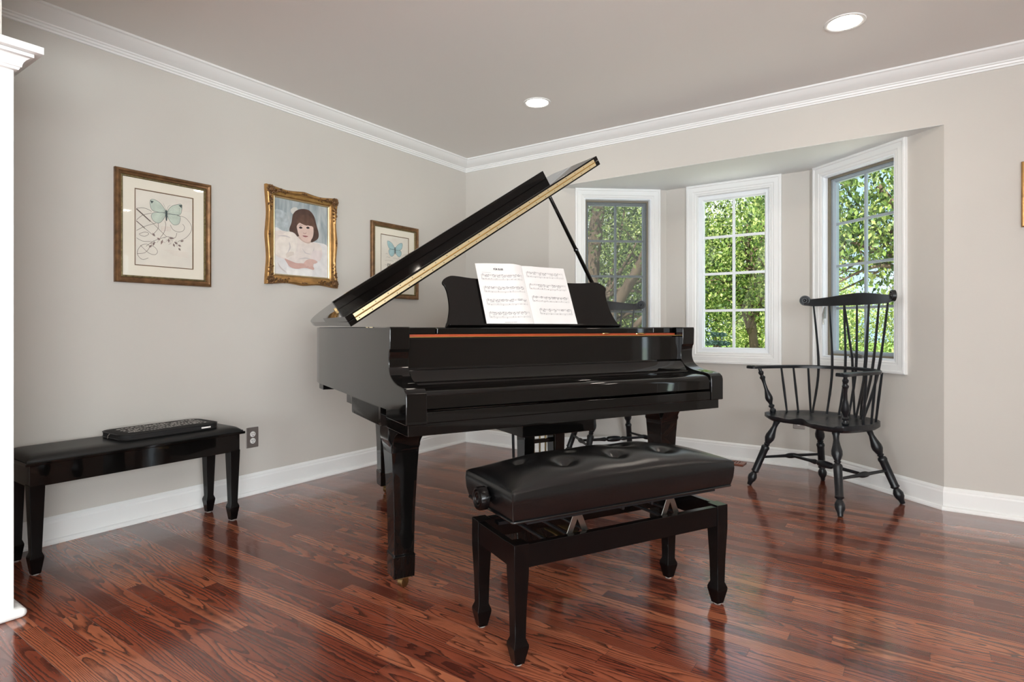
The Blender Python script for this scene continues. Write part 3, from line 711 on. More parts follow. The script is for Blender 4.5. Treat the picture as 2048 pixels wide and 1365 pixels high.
def pad(nx, ny, wx, wy, z0, hfun, edge=.012):
    vs = []; fs = []
    for j in range(ny+1):
        for i in range(nx+1):
            u = i/nx*2-1; v = j/ny*2-1
            x = u*wx; y = v*wy; vs.append((x, y, z0+hfun(x, y)))
    for j in range(ny):
        for i in range(nx):
            a = j*(nx+1)+i; fs.append((a, a+1, a+nx+2, a+nx+1))
    # skirt
    ring = [i for i in range(nx+1)]+[(j+1)*(nx+1)-1 for j in range(1, ny+1)]+[ny*(nx+1)+i for i in range(nx-1, -1, -1)]+[j*(nx+1) for j in range(ny-1, 0, -1)]
    return vs, fs, ring
def edge_h(x, y, wx, wy, r, H):
    dx = min(1, (wx-abs(x))/r); dy = min(1, (wy-abs(y))/r)
    return H*math.sqrt(max(0, 1-(1-dx)**2))*math.sqrt(max(0, 1-(1-dy)**2))
def hb(x, y): return .006+edge_h(x, y, Lb/2+.01, Db/2+.01, .06, .022)
vs, fs, ring = pad(60, 24, Lb/2+.01, Db/2+.01, .453, hb)
n0 = len(vs); vs += [(vs[i][0], vs[i][1], .453) for i in ring]
fs += [(ring[k], ring[(k+1) % len(ring)], n0+(k+1) % len(ring), n0+k) for k in range(len(ring))]; fs.append(tuple(range(n0, len(vs))))
MB().add(vs, fs).build('cushion', 'vinyl', t, angle=1.2)

# zipped music case on it (top-level)
c = thing('music_case', 'flat black zipped case printed with white musical notes lying on the low bench', 'case', (.262, -2.60, .4812), PI/2+.03)
def rrect(wx, wy, r, n=6):
    out = []
    for cx, cy, a0 in ((wx-r, wy-r, 0), (-wx+r, wy-r, PI/2), (-wx+r, -wy+r, PI), (wx-r, -wy+r, 1.5*PI)):
        for k in range(n+1): a = a0+PI/2*k/n; out.append((cx+r*math.cos(a), cy+r*math.sin(a)))
    return out
cw, cd, chh = .224, .115, .030
mb = MB(); rr = rrect(cw, cd, .05, 8); n = len(rr)
levels = [(0, .985), (.003, 1), (.012, 1.0), (.026, 1.0), (.031, .985), (.034, .93), (.037, .8)]
vs = []; fs = []
levels = [(z_*.86, s_) for z_, s_ in levels]
for z, s in levels: vs += [(x*s if abs(s-1) < .02 else x-(cw*(1-s)*.5)*(1 if x > 0 else -1), y*s if abs(s-1) < .02 else y-(cd*(1-s)*.9)*(1 if y > 0 else -1), z) for x, y in rr]
for i in range(len(levels)-1):
    for k in range(n): fs.append((i*n+k, i*n+(k+1) % n, (i+1)*n+(k+1) % n, (i+1)*n+k))
fs.append(tuple(range(n))[::-1]); fs.append(tuple((len(levels)-1)*n+k for k in range(n)))
mb.add(vs, fs).build('case_body', 'bagfab', c, angle=1.0)
zp = MB(); zp.tube([(x*1.004, y*1.006, .0262) for x, y in rr], .0022, 6, closed=True); zp.tube([(x*1.004, y*1.006, .006) for x, y in rr], .0022, 6, closed=True); zp.build('piping', 'vinyl', c)
pr = MB(); r = random.Random(3)
def flatline(mb, pts, w_, z):
    n_ = len(pts); vs = []
    for i, p in enumerate(pts):
        a = pts[max(i-1, 0)]; b = pts[min(i+1, n_-1)]; d = Vector((b[0]-a[0], b[1]-a[1])); d = d.normalized() if d.length > 0 else Vector((1, 0))
        vs += [(p[0]-d.y*w_/2, p[1]+d.x*w_/2, z), (p[0]+d.y*w_/2, p[1]-d.x*w_/2, z)]
    mb.add(vs, [(2*i, 2*i+1, 2*i+3, 2*i+2) for i in range(n_-1)])
for row in range(4):
    yy = -.085+row*.042
    for l in range(3): flatline(pr, [(x_, yy+l*.007+.006*math.sin(x_*22+row), .0324) for x_ in [(-.185+.37*k/24) for k in range(25)]], .0011, .0324)
    x_ = -.18
    while x_ < .18:
        yb_ = yy+.006*math.sin(x_*22+row)+r.uniform(0, .016); k = r.random()
        pr.add([(x_+.0052*math.cos(a), yb_+.004*math.sin(a), .0326) for a in [q*PI/4 for q in range(8)]], [tuple(range(8))])
        flatline(pr, [(x_+.004, yb_), (x_+.004, yb_+.02)], .0012, .0326)
        if k < .5: flatline(pr, [(x_+.004, yb_+.02), (x_+.017, yb_+.02)], .0026, .0326)
        if k > .8: flatline(pr, [(x_+.006*math.cos(q*.5)*(1-q/22), yb_+.012+.012*math.sin(q*.5)*(1-q/22)) for q in range(20)], .0013, .0328)
        x_ += r.uniform(.008, .018)
pr.build('printed_notes', 'bagprint', c)
hd = MB(); hd.tube([(-.03, cd+.0, .02), (-.028, cd+.02, .022), (.03, cd+.022, .022), (.032, cd, .02)], .006, 8, flat=.5); hd.build('carry_handle', 'bagfab', c)
lb = MB().box(.125, .17, -cd-.0026, -cd-.001, .009, .016, rotz(.0)).build('white_tag', 'bagprint', c)
zpull = MB(); zpull.tube([(-cw-.001, .0, .026), (-cw-.012, -.004, .018), (-cw-.014, -.006, .006)], .0018, 6); zpull.build('zip_pull', 'steel', c)

# adjustable artist bench
BX, BY = 0, 0
CAM = Vector((3.26, -3.953)); YAW = math.radians(35.03)
def camxy(lat, D):
    return (CAM.x-math.sin(YAW)*D+math.cos(YAW)*lat, CAM.y+math.cos(YAW)*D+math.sin(YAW)*lat)
ba = math.radians(35.03+28.0)
p0 = Vector(camxy(.006, 1.684)); ex = Vector((math.cos(ba), math.sin(ba))); ey = Vector((-math.sin(ba), math.cos(ba)))
FL, FD = .862, .300   # frame outer size
cen = p0+ex*FL/2+ey*FD/2
t = thing('artist_piano_bench', 'adjustable tufted black leather piano bench standing in front of the piano', 'piano bench', (cen.x, cen.y, 0), ba)
HF = .356
for sx in (-1, 1):
    for sy in (-1, 1):
        cx, cy = sx*(FL/2-.026), sy*(FD/2-.026)
        leg = MB().sq([(0.004, .0150), (.008, .0155), (.052, .0245), (.060, .0245), (.078, .0178), (.16, .0195), (.27, .0245), (HF, .0245)], Matrix.Translation((cx, cy, 0))).build('leg', 'satin', t, bevel=.0015)
        MB().lathe([(0, .0125), (.005, .0125)], 16, Matrix.Translation((cx, cy, 0))).build('felt_pad', 'felt', leg)
za = .284
for sy in (-1, 1):
    MB().box(-FL/2+.05, FL/2-.05, *( (-FD/2+.004, -FD/2+.026) if sy < 0 else (FD/2-.026, FD/2-.004)), za, HF-.004).build('side_rail', 'satin', t, bevel=.0015)
for sx in (-1, 1):
    MB().box(*((-FL/2+.004, -FL/2+.026) if sx < 0 else (FL/2-.026, FL/2-.004)), -FD/2+.05, FD/2-.05, za, HF-.004).build('end_rail', 'satin', t, bevel=.0015)
# scissor lift
st = MB()
for sx in (-1, 1):
    for sy in (-1, 1):
        cx = sx*.19; y = sy*.115
        for s in (-1, 1):
            a = Vector((cx, y, .418)); b = Vector((cx+s*.036, y, .335)); d = (b-a).normalized(); nrm = Vector((-d.z, 0, d.x))*.010
            y0 = y-.0015+s*.002
            vs = [a+nrm-d*.01, a-nrm-d*.01, b-nrm+d*.008, b+nrm+d*.008]
            vs = [(v.x, y0, v.z) for v in vs]+[(v.x, y0+.003, v.z) for v in vs]
            MB().add(vs, [(0, 1, 2, 3), (7, 6, 5, 4), (0, 4, 5, 1), (1, 5, 6, 2), (2, 6, 7, 3), (3, 7, 4, 0)]).build('scissor_link', 'steel', t, bevel=.0006)
for x in (-.31, -.226, -.154, -.02, .154, .226, .10):
    MB().tube([(x, -.128, .345 if abs(x) > .1 else .40), (x, .128, .345 if abs(x) > .1 else .40)], .0055, 8).build('cross_rod', 'darkmetal', t)
rd = MB()
for y in (-.119, .119): rd.box(-.35, .35, y-.010, y+.010, .327, .337)
rd.build('lower_rail', 'darkmetal', t)
rl = MB()
for y in (-.125, .125): rl.box(-.38, .38, y-.011, y+.011, .406, .414)
rl.build('lift_rail', 'darkmetal', t)
MB().tube([(-.40, 0, .40), (.05, 0, .40)], .006, 8).build('lift_screw', 'brassold', t)
for sx in (-1, 1):
    for sy in (-1, 1): MB().lathe([(0, .006), (.005, .006), (.006, .004)], 12, Matrix.Translation((sx*.19, sy*.12+(-.004 if sy < 0 else -.001), .409)) @ Matrix.Rotation(PI/2, 4, 'X')).build('pivot_bolt', 'darkmetal', t)
# cushion
CL, CDp = .888, .325; z0 = .425
hx, hy = CL/2, CDp/2
btn = [(-.29, .05), (-.29+.195, .05), (-.29+.39, .05), (.295, .05), (-.195, -.055), (0, -.055), (.195, -.055)]
btn = [(x, y) for x in (-.30, -.10, .10, .30) for y in (.052,)]+[(x, y) for x in (-.2, .0, .2) for y in (-.058,)]
def ch(x, y):
    u = abs(x)/hx; v = abs(y)/hy
    hgt = .090+.056*(1-u**3.2)*(1-v**3)**.75 if u < 1 and v < 1 else .090
    ed = min((hx-abs(x)), (hy-abs(y)))
    hgt -= .006*math.exp(-(ed/.006))
    for bx, by in btn:
        d = math.hypot((x-bx), (y-by)*1.15); hgt -= .034*math.exp(-(d/.030)**1.15)
    for bx, by in ((-.21, -1), (.0, -1), (.21, -1), (-.1, 1), (.1, 1)):
        pass
    return hgt
nx, ny = 130, 56
vs, fs, ring = pad(nx, ny, hx, hy, z0, ch)
n0 = len(vs); R_ = len(ring)
base = [vs[i] for i in ring]
lv = [(.72, 1.004), (.35, .998), (.08, .985), (0, .98)]
for f_, sc in lv:
    vs += [(x*(1+(sc-1)*1.0)+0, y*(1+(sc-1)*2.2), z0+(z-z0)*f_) for x, y, z in base]
prev = ring
for li in range(len(lv)):
    cur = [n0+li*R_+k for k in range(R_)]
    fs += [(prev[k], prev[(k+1) % R_], cur[(k+1) % R_], cur[k]) for k in range(R_)]; prev = cur
fs.append(tuple(prev))
cu = MB().add(vs, fs).build('cushion', 'leather', t, angle=1.0)
for bx, by in btn: MB().ball((bx, by, z0+ch(bx, by)+.002), (.010, .010, .004), 12, 6).build('tuft_button', 'leather', cu)
pp = MB(); q = rrect(hx*.985, hy*.965, .008, 3); pp.tube([(x, y, z0-.001) for x, y in q], .0042, 8, closed=True)
pp.tube([(-hx*.99, -hy*.99, z0+.004), (-hx*1.0, -hy*1.0, z0+.07)], .0016, 6); pp.build('piping', 'leather', cu)
kn = MB(); mx = Matrix.Translation((-hx+.012, -.005, .462)) @ Matrix.Rotation(-PI/2, 4, 'Y')
kn.lathe([(0, .012), (.016, .012), (.020, .028), (.023, .0355), (.044, .0355), (.049, .033), (.050, .028), (.046, .026), (.0485, .023), (.0485, .018), (.045, .0155), (.048, .012), (.048, .006), (.046, .002)], 32, mx)
kn.build('adjusting_knob', 'satin', t)

# ------------------------------------------------------------------ grand piano
p0 = camxy(-.3455, 1.92); pa = math.radians(35.03+29.5)
t = thing('grand_piano', 'glossy black baby grand piano with lid propped open', 'piano', (p0[0], p0[1], 0), pa)
WD = 1.49; ZR = .985; ZRB = .69
outline = [(0, .21), (0, .6), (0, 1.0), (0, 1.36), (.015, 1.50), (.06, 1.62), (.14, 1.71), (.26, 1.765), (.40, 1.775), (.54, 1.74), (.66, 1.655), (.75, 1.53), (.83, 1.38), (.93, 1.22), (1.06, 1.09), (1.22, .99), (1.36, .91), (1.45, .80), (1.487, .68), (WD, .55), (WD, .21)]
oc = outline[:3]+spline(outline[3:19], 5)+outline[19:]
def offset_path(pts, d):
    out = []; n = len(pts)
    for i in range(n):
        a = Vector(pts[max(i-1, 0)]); b = Vector(pts[min(i+1, n-1)]); tt = (b-a).normalized(); nn = Vector((tt.y, -tt.x))
        out.append((pts[i][0]+nn.x*d, pts[i][1]+nn.y*d))
    return out
inn = offset_path(oc, .042)
n = len(oc); vs = []; fs = []
for i in range(n):
    (a, b), (c_, d_) = oc[i], inn[i]; vs += [(a, b, ZRB), (a, b, ZR-.003), (a*1+(c_-a)*.06, b+(d_-b)*.06, ZR), (c_, d_, ZR), (c_, d_, ZRB)]
for i in range(n-1):
    for k in range(5): j = (k+1) % 5; fs.append((i*5+k, i*5+j, (i+1)*5+j, (i+1)*5+k))
fs.append((0, 1, 2, 3, 4)); fs.append(tuple((n-1)*5+k for k in range(5)))
MB().add(vs, fs).build('rim', 'piano', t, angle=.35)
# arms (side profile in y,z)
armp = spline([(.172, .985), (.172, .905)], 2)+[(.178, .899), (.178, .897)]
curve = spline([(.178, .897), (.183, .87), (.181, .842), (.168, .818), (.140, .800), (.098, .788), (.050, .783), (.018, .777)], 6)
arm = [(.172, .985), (.170, .975), (.172, .905)]+curve+[(.004, .766), (.0, .752), (.0, .66), (.215, .66), (.215, .985)]
for s, x0, x1 in (('l', 0, .074), ('r', WD-.074, WD)):
    MB().prism([(y, z) for y, z in arm], x0, x1, 'x').build('arm', 'piano', t, bevel=.003, bseg=3)
# keybed
kb = MB(); kb.prism([(.012, .015), (WD-.012, .015), (WD-.012, .74), (.012, .74)], .62, .662)
kb.prism([(0.0, .69), (.0, .30), (WD, .30), (WD, .69)], .62, .69)
kb.build('keybed', 'piano', t, bevel=.002)
# stepped bracket of the rim in front of the tail underside
mb = MB(); side = [(.28, .62), (.66, .62), (.672, .64), (.69, .652), (.70, .672), (.73, .69), (.28, .69)]
mb.prism(side, 0, .045, 'x').build('rim_bracket', 'piano', t, bevel=.001); MB().prism(side, WD-.045, WD, 'x').build('rim_bracket', 'piano', t, bevel=.001)
MB().box(.074, WD-.074, .005, .05, .662, .700).build('key_slip', 'piano', t, bevel=.003)
# closed fallboard
fb = [(.208, .946), (.200, .946), (.196, .940), (.196, .835), (.189, .829), (.180, .827)]+spline([(.180, .827), (.160, .806), (.140, .790), (.128, .785)], 4)[1:]+[(.126, .780), (.126, .772)]+[(.118, .771)]+spline([(.118, .7745), (.08, .776), (.045, .7735), (.018, .766), (.009, .752), (.0075, .735)], 5)+[(.0075, .710), (.012, .707), (.06, .706), (.22, .80), (.22, .946)]
MB().prism(fb, .0755, WD-.0755, 'x').build('fallboard', 'piano', t, angle=.25)
MB().box(.0755, WD-.0755, .197, .212, .9462, .9486).build('fallboard_brass_strip', 'brass', t)
MB().box(.076, WD-.076, .222, .245, .90, .957).build('stretcher_rail', 'piano_in', t)
MB().ball((1.20, .2195, .955), (.03, .006, .004), 12, 5).build('latch_plate', 'brass', t); MB().ball((1.0, .2195, .957), (.02, .005, .003), 12, 5).build('latch_plate', 'brass', t)
# music shelf and desk
ms = MB(); ms.box(.0755, .20, .235, .56, .957, .983); ms.box(WD-.20, WD-.0755, .235, .56, .957, .983); ms.box(.203, WD-.203, .232, .56, .957, .981)
ms.build('music_shelf', 'piano', t, bevel=.003)
LEAN = math.atan2(.125, .29)
dc = .789; dw = .4555
half = [(0, .248), (.05, .247), (.12, .242), (.20, .238), (.30, .240), (.37, .247), (.405, .246), (.437, .228), (.445, .210), (.437, .196), (.431, .170), (.430, .13), (.434, .09), (.445, .05), (.460, .018), (.468, 0)]
pts = [(x, z) for x, z in spline(half, 4)]; full = pts+[(-x, z) for x, z in pts[::-1]][:-1]
md = Matrix.Translation((dc, .430, .983)) @ Matrix.Rotation(-LEAN, 4, 'X')
MB().prism(full, 0, .012, 'y', md).build('music_desk', 'piano', t, bevel=.002)
md_led = MB().box(-dw, dw, -.022, .0, .001, .010, md); md_led.build('desk_ledge', 'piano', t, bevel=.002)
# inside
ip = offset_path(oc, .044); ipl = [(x, y) for x, y in ip if y > .3]
mb = MB(); mb.add([(x, y, .80) for x, y in ipl], [tuple(range(len(ipl)))]); mb.build('soundboard', 'piano_in', t)
ip = offset_path(oc, .075); ipl = [(x, y) for x, y in ip if y > .57]
MB().prism(ipl, .865, .885, 'z').build('iron_plate', 'gilt', t)
stg = MB()
for k in range(60):
    x = .1+k*.0215; ymax = 0
    for (ax, ay) in ipl:
        if abs(ax-x) < .06: ymax = max(ymax, ay)
    if ymax > .7: stg.tube([(x, .60, .905), (x-.02, ymax-.05, .90)], .0011, 4)
o = stg.build('strings', 'brass', t)
# lid: hinge axis along y on the bass side, raised
LA = math.radians(33.3)
HV = .600   # y of the flap hinge line
lidm = Matrix.Translation((-.026, 0, ZR+.001)) @ Matrix.Rotation(-LA, 4, 'Y')
lo = [(x*1.0+.0, y) for x, y in offset_path(oc, -.018)]
lidpts = [(x+.026, y) for x, y in lo if y > HV]
fx1 = 1.545
lidpts = [(0, HV)]+[(min(p[0]*1.022, fx1), p[1]) for p in lidpts]+[(fx1, HV)]
lidT = .0235
MB().prism(lidpts, 0, lidT, 'z', lidm).build('lid', 'piano', t, bevel=.002)
FDp = .42
fl = MB().prism([(0, HV), (fx1, HV), (fx1, HV+FDp), (0, HV+FDp)], lidT+.0012, 2*lidT+.001, 'z', lidm).build('lid_flap', 'piano', t, bevel=.002)
MB().box(.075, fx1-.065, HV+FDp-.030, HV+FDp-.008, 2*lidT+.001, 2*lidT+.047, lidm).build('flap_lip', 'piano', fl, bevel=.002)
bk = MB(); bk.box(.062, .074, HV+FDp-.026, HV+FDp-.014, 2*lidT+.001, 2*lidT+.014, lidm); bk.build('lip_bracket', 'brassold', fl)
hg = MB(); hg.box(.035, fx1-.03, HV-.0025, HV, .0075, lidT-.0008, lidm); hg.box(.035, fx1-.03, HV-.0025, HV, lidT+.0012, 2*lidT-.0065, lidm)
for k in range(2):
    pass
h_ = hg.build('piano_hinge', 'hinge', t)
kn_ = MB(); a = lidm @ Vector((.035, HV-.0035, lidT+.0005)); b = lidm @ Vector((fx1-.03, HV-.0035, lidT+.0005)); kn_.tube([a, b], .0028, 8); kn_.build('hinge_knuckle', 'brass', h_)
for k in range(23):
    for zz, off in ((.0135, .0), (lidT+.010, .03)):
        p = lidm @ Vector((.05+off+k*.0645, HV-.0027, zz))
        MB().lathe([(0, .0022), (.0006, .0018)], 8, Matrix.Translation(p) @ Matrix.Rotation(PI/2, 4, 'X')).build('hinge_screw', 'slot', h_)
# rim hinges on the bass side
# prop stick
top = lidm @ Vector((1.205, HV+.05, 0)); bot = Vector((1.395, .625, .955))
pr_ = MB(); pr_.tube([bot, bot.lerp(top, .5), top], [.0115, .0105, .009], 10); k1 = bot.lerp(top, .62); pr_.ball(k1, .013, 8, 5)
pr_.build('lid_prop', 'piano', t)
# legs
lp = [(.052, .040), (.128, .042), (.134, .0425), (.140, .0385), (.30, .0415), (.46, .0485), (.535, .053), (.545, .056), (.556, .056)]
def piano_leg(x, y):
    e = bpy.data.objects.new('leg', None)
    lg = MB(); lg.sq(lp, Matrix.Translation((x, y, 0)))
    # curved bracket wings
    wing_ = spline([(.053, .520), (.056, .545), (.068, .574), (.092, .594), (.122, .605), (.140, .608), (.142, .62)], 4)
    pr2 = [(-a_, b_) for a_, b_ in wing_[::-1]]+wing_
    prx = [(max(a_, -.066) if x < .2 else (min(a_, .066) if x > 1.2 else a_), b_) for a_, b_ in pr2]
    lg.prism(prx, -.050, .050, 'y', Matrix.Translation((x, y, 0)))
    lg.prism(pr2, -.050, .050, 'x', Matrix.Translation((x, y, 0)))
    o = lg.build('leg', 'piano', t, bevel=.002)
    cs = MB(); cs.sq([(.046, .030), (.052, .030)], Matrix.Translation((x, y, 0)))
    cs.lathe([(.036, .012), (.046, .014)], 12, Matrix.Translation((x, y, 0)))
    for s in (-1, 1): cs.prism([(-.012, .046), (.012, .046), (.024, .018), (.012, .014)], s*.013, s*.016, 'y', Matrix.Translation((x, y, 0)) @ rotz(.5))
    cs.lathe([(-.0115, .015), (-.010, .0205), (.010, .0205), (.0115, .015)], 20, Matrix.Translation((x, y, .0205)) @ rotz(.5) @ Matrix.Translation((.012, 0, 0)) @ Matrix.Rotation(PI/2, 4, 'X'))
    cs.build('brass_caster', 'brassold', o, bevel=.0005)
piano_leg(.085, .30); piano_leg(WD-.085, .30)
LEGR = (.425, 1.58)
piano_leg(*LEGR)
ub = MB(); ub.box(.3, .56, 1.45, 1.69, .615, .69); ub.box(.02, .9, 1.36, 1.46, .655, .70); ub.box(.03, 1.44, .80, .9, .64, .70)
m_ = Matrix.Translation((.45, .75, 0)) @ rotz(0); ub.box(-.05, .05, 0, .75, .63, .70, m_)
ub.build('underside_beams', 'satin', t)
# pedal lyre
ly = MB(); cx = .735
ly.box(cx-.175, cx+.185, .20, .45, .538, .62)
ly.build('lyre_block', 'piano', t, bevel=.004)
ly = MB()
for s in (-1, 1): ly.sq([(.19, .021), (.54, .026)], Matrix.Translation((cx+s*.078, .34, 0)), 1.3)
ly.box(cx-.085, cx+.085, .33, .35, .48, .497); ly.box(cx-.085, cx+.085, .33, .35, .43, .437)
ly.build('lyre_post', 'piano', t, bevel=.002)
MB().box(cx-.16, cx+.16, .27, .41, .085, .19).build('pedal_box', 'piano', t, bevel=.004)
for k in (-1, 0, 1):
    pd = MB(); c0 = cx+k*.075; pts = spline([(.012, .27), (.012, .20), (.022, .165), (.022, .14), (.012, .125), (.0, .122)], 4)
    full = [(c0+a_, b_) for a_, b_ in pts]+[(c0-a_, b_) for a_, b_ in pts[::-1]]
    pd.prism(full, .115, .122, 'z'); pd.build('pedal', 'brass', t, bevel=.001)
rdm = MB()
for k in (-1, 0, 1): rdm.tube([(cx+k*.03, .35, .18), (cx+k*.03, .35, .60)], .004, 8)
rdm.build('pedal_rods', 'brassold', t)
br = MB()
br.tube([(cx-.165, .30, .58), (cx-.13, .34, .17)], .006, 8)
br.build('lyre_brace', 'darkmetal', t)

# ------------------------------------------------------------------ open score on the desk
pm = Matrix.Translation((p0[0], p0[1], 0)) @ rotz(pa)
bookm = pm @ Matrix.Translation((.7525, .4235, .9935)) @ Matrix.Rotation(-LEAN, 4, 'X')
t = thing('sheet_music', 'open booklet of printed piano music standing on the music desk', 'sheet music', (0, 0, 0), 0)
t.matrix_world = bookm
PWd, PHt = .240, .302
def page_y(x):   # curl of the page near the spine
    d = abs(x); return -.0015-.010*math.exp(-((d-.045)/.05)**2) if x < 0 else -.0015-.004*math.exp(-((d-.04)/.05)**2)
def page_mesh(s):
    vs = []; fs = []; N = 24
    for i in range(N+1):
        x = s*PWd*i/N
        top = PHt+(.006*math.sin(PI*min(1, i/N*1.0)) if s < 0 else .0)
        vs += [(x, page_y(x), 0), (x, page_y(x), top), (x, page_y(x)+.0012, 0), (x, page_y(x)+.0012, top)]
    for i in range(N):
        a = i*4; b = a+4; fs += [(a, b, b+1, a+1), (a+2, a+3, b+3, b+2), (a+1, b+1, b+3, a+3), (a, a+2, b+2, b)]
    return MB().add(vs, fs)
page_mesh(-1).build('left_page', 'paper', t, angle=1); page_mesh(1).build('right_page', 'paper', t, angle=1)
ink = MB(); grey = MB(); rr_ = random.Random(11)
def seg(mb, x0, z0_, x1, z1_, wd):
    n_ = max(1, int(abs(x1-x0)/.012)); pts = [(x0+(x1-x0)*k/n_, z0_+(z1_-z0_)*k/n_) for k in range(n_+1)]
    vs = []
    d = Vector((x1-x0, z1_-z0_)).normalized()
    for (x, z) in pts: vs += [(x-d.y*wd/2, page_y(x)-.0004, z+d.x*wd/2), (x+d.y*wd/2, page_y(x)-.0004, z-d.x*wd/2)]
    mb.add(vs, [(2*i, 2*i+1, 2*i+3, 2*i+2) for i in range(len(pts)-1)])
def note(x, z, r=.0015):
    ink.add([(x+r*1.25*math.cos(a), page_y(x)-.0005, z+r*.95*math.sin(a+.35)) for a in [k*PI/4 for k in range(8)]], [tuple(range(8))])
def clef(x, z, kind):
    if kind == 0:
        p = [(x+.0022*math.cos(a*.6)*(1-a/26), z+.001+.0045*math.sin(a*.35)) for a in range(18)]
        for i in range(17): seg(ink, *p[i], *p[i+1], .0006)
        seg(ink, x+.0004, z-.006, x+.0004, z+.0075, .0006)
    else:
        p = [(x-.002+.0035*math.sin(a*.35), z+.003-.0006*a) for a in range(10)]
        for i in range(9): seg(ink, *p[i], *p[i+1], .0007)
        note(x-.001, z+.002, .001)
def system(x0, x1, zt, dens=1.0, last=False):
    sg = .00185; gap = .0215
    for st_ in (0, 1):
        zb_ = zt-st_*gap
        for l in range(5): seg(grey, x0, zb_-l*sg, x1, zb_-l*sg, .00028)
        clef(x0+.006, zb_-.0037, st_)
    for bx in [x0]+[x0+(x1-x0)*k for k in (.33, .62, 1.0)]: seg(ink if bx in (x0,) else grey, bx, zt, bx+.00001, zt-gap-4*sg, .0004)
    seg(ink, x0-.002, zt-.001, x0-.0025, zt-gap-3*sg, .0007)
    if last: seg(ink, x1, zt, x1+.00001, zt-gap-4*sg, .0012)
    x = x0+.016
    while x < x1-.012:
        k = rr_.random()
        if k < .72*dens:
            g = rr_.choice((3, 4, 5)); st0 = .0048; zs = [zt-rr_.uniform(.0, .009) for _ in range(g)]
            zbm = min(zs)-.0052
            for q in range(g):
                xx = x+q*st0
                if xx > x1-.003: break
                note(xx, zs[q]); seg(ink, xx-.0015, zs[q], xx-.00149, zbm, .00035)
            seg(ink, x-.0015, zbm, min(x+(g-1)*st0, x1-.003)-.0015, zbm+.0004, .0011); x += g*st0+.004
        else:
            note(x, zt-rr_.uniform(.001, .007), .0012); x += rr_.uniform(.008, .014)
    x = x0+.018
    while x < x1-.01:
        zz = zt-gap-rr_.uniform(0, .008); note(x, zz, .0013); seg(ink, x+.0014, zz, x+.00141, zz+.005, .00035); x += rr_.uniform(.012, .034)
for k in range(4): system(-PWd+.022+.002*(k > 0), -.016, PHt-.052-k*.0625)
for k in range(3): system(.020+.001*k, PWd-.016, PHt-.030-k*.0635, .55 if k == 0 else .9)
system(.046, PWd-.018, PHt-.030-3*.0635, .8, True)
ink.build('printed_notes', 'ink', t); grey.build('staff_lines', 'inkgrey', t)
cu_ = bpy.data.curves.new('title', 'FONT'); cu_.body = 'FÜR ELISE'; cu_.size = .0125; cu_.align_x = 'CENTER'; cu_.offset = .0004
to = bpy.data.objects.new('tmp', cu_); COL.objects.link(to); dg = bpy.context.evaluated_depsgraph_get(); dg.update()
me = bpy.data.meshes.new_from_object(to.evaluated_get(dg)); bpy.data.objects.remove(to); me.materials.append(M['ink'])
xt = -.128
for v in me.vertices:
    x, z = v.co.x, v.co.y; v.co = (x*.92+xt, page_y(x*.92+xt)-.0006, z+PHt-.029)
o = bpy.data.objects.new('title_lettering', me); COL.objects.link(o); o.parent = t
ft = MB()
for k in range(2): seg_pts = None
mbk = MB()
for x_, w_ in ((-.150, .030), (-.118, .008), (-.108, .018)):
    vs = [(x_, page_y(x_)-.0004, .012), (x_+w_, page_y(x_+w_)-.0004, .012), (x_+w_, page_y(x_+w_)-.0004, .0136), (x_, page_y(x_)-.0004, .0136)]; mbk.add(vs, [(0, 1, 2, 3)])
for x_, w_ in ((-.215, .045), (-.07, .048)):
    vs = [(x_, page_y(x_)-.0004, PHt-.044), (x_+w_, page_y(x_+w_)-.0004, PHt-.044), (x_+w_, page_y(x_+w_)-.0004, PHt-.0432), (x_, page_y(x_)-.0004, PHt-.0432)]; mbk.add(vs, [(0, 1, 2, 3)])
mbk.build('small_print', 'inkgrey', t)

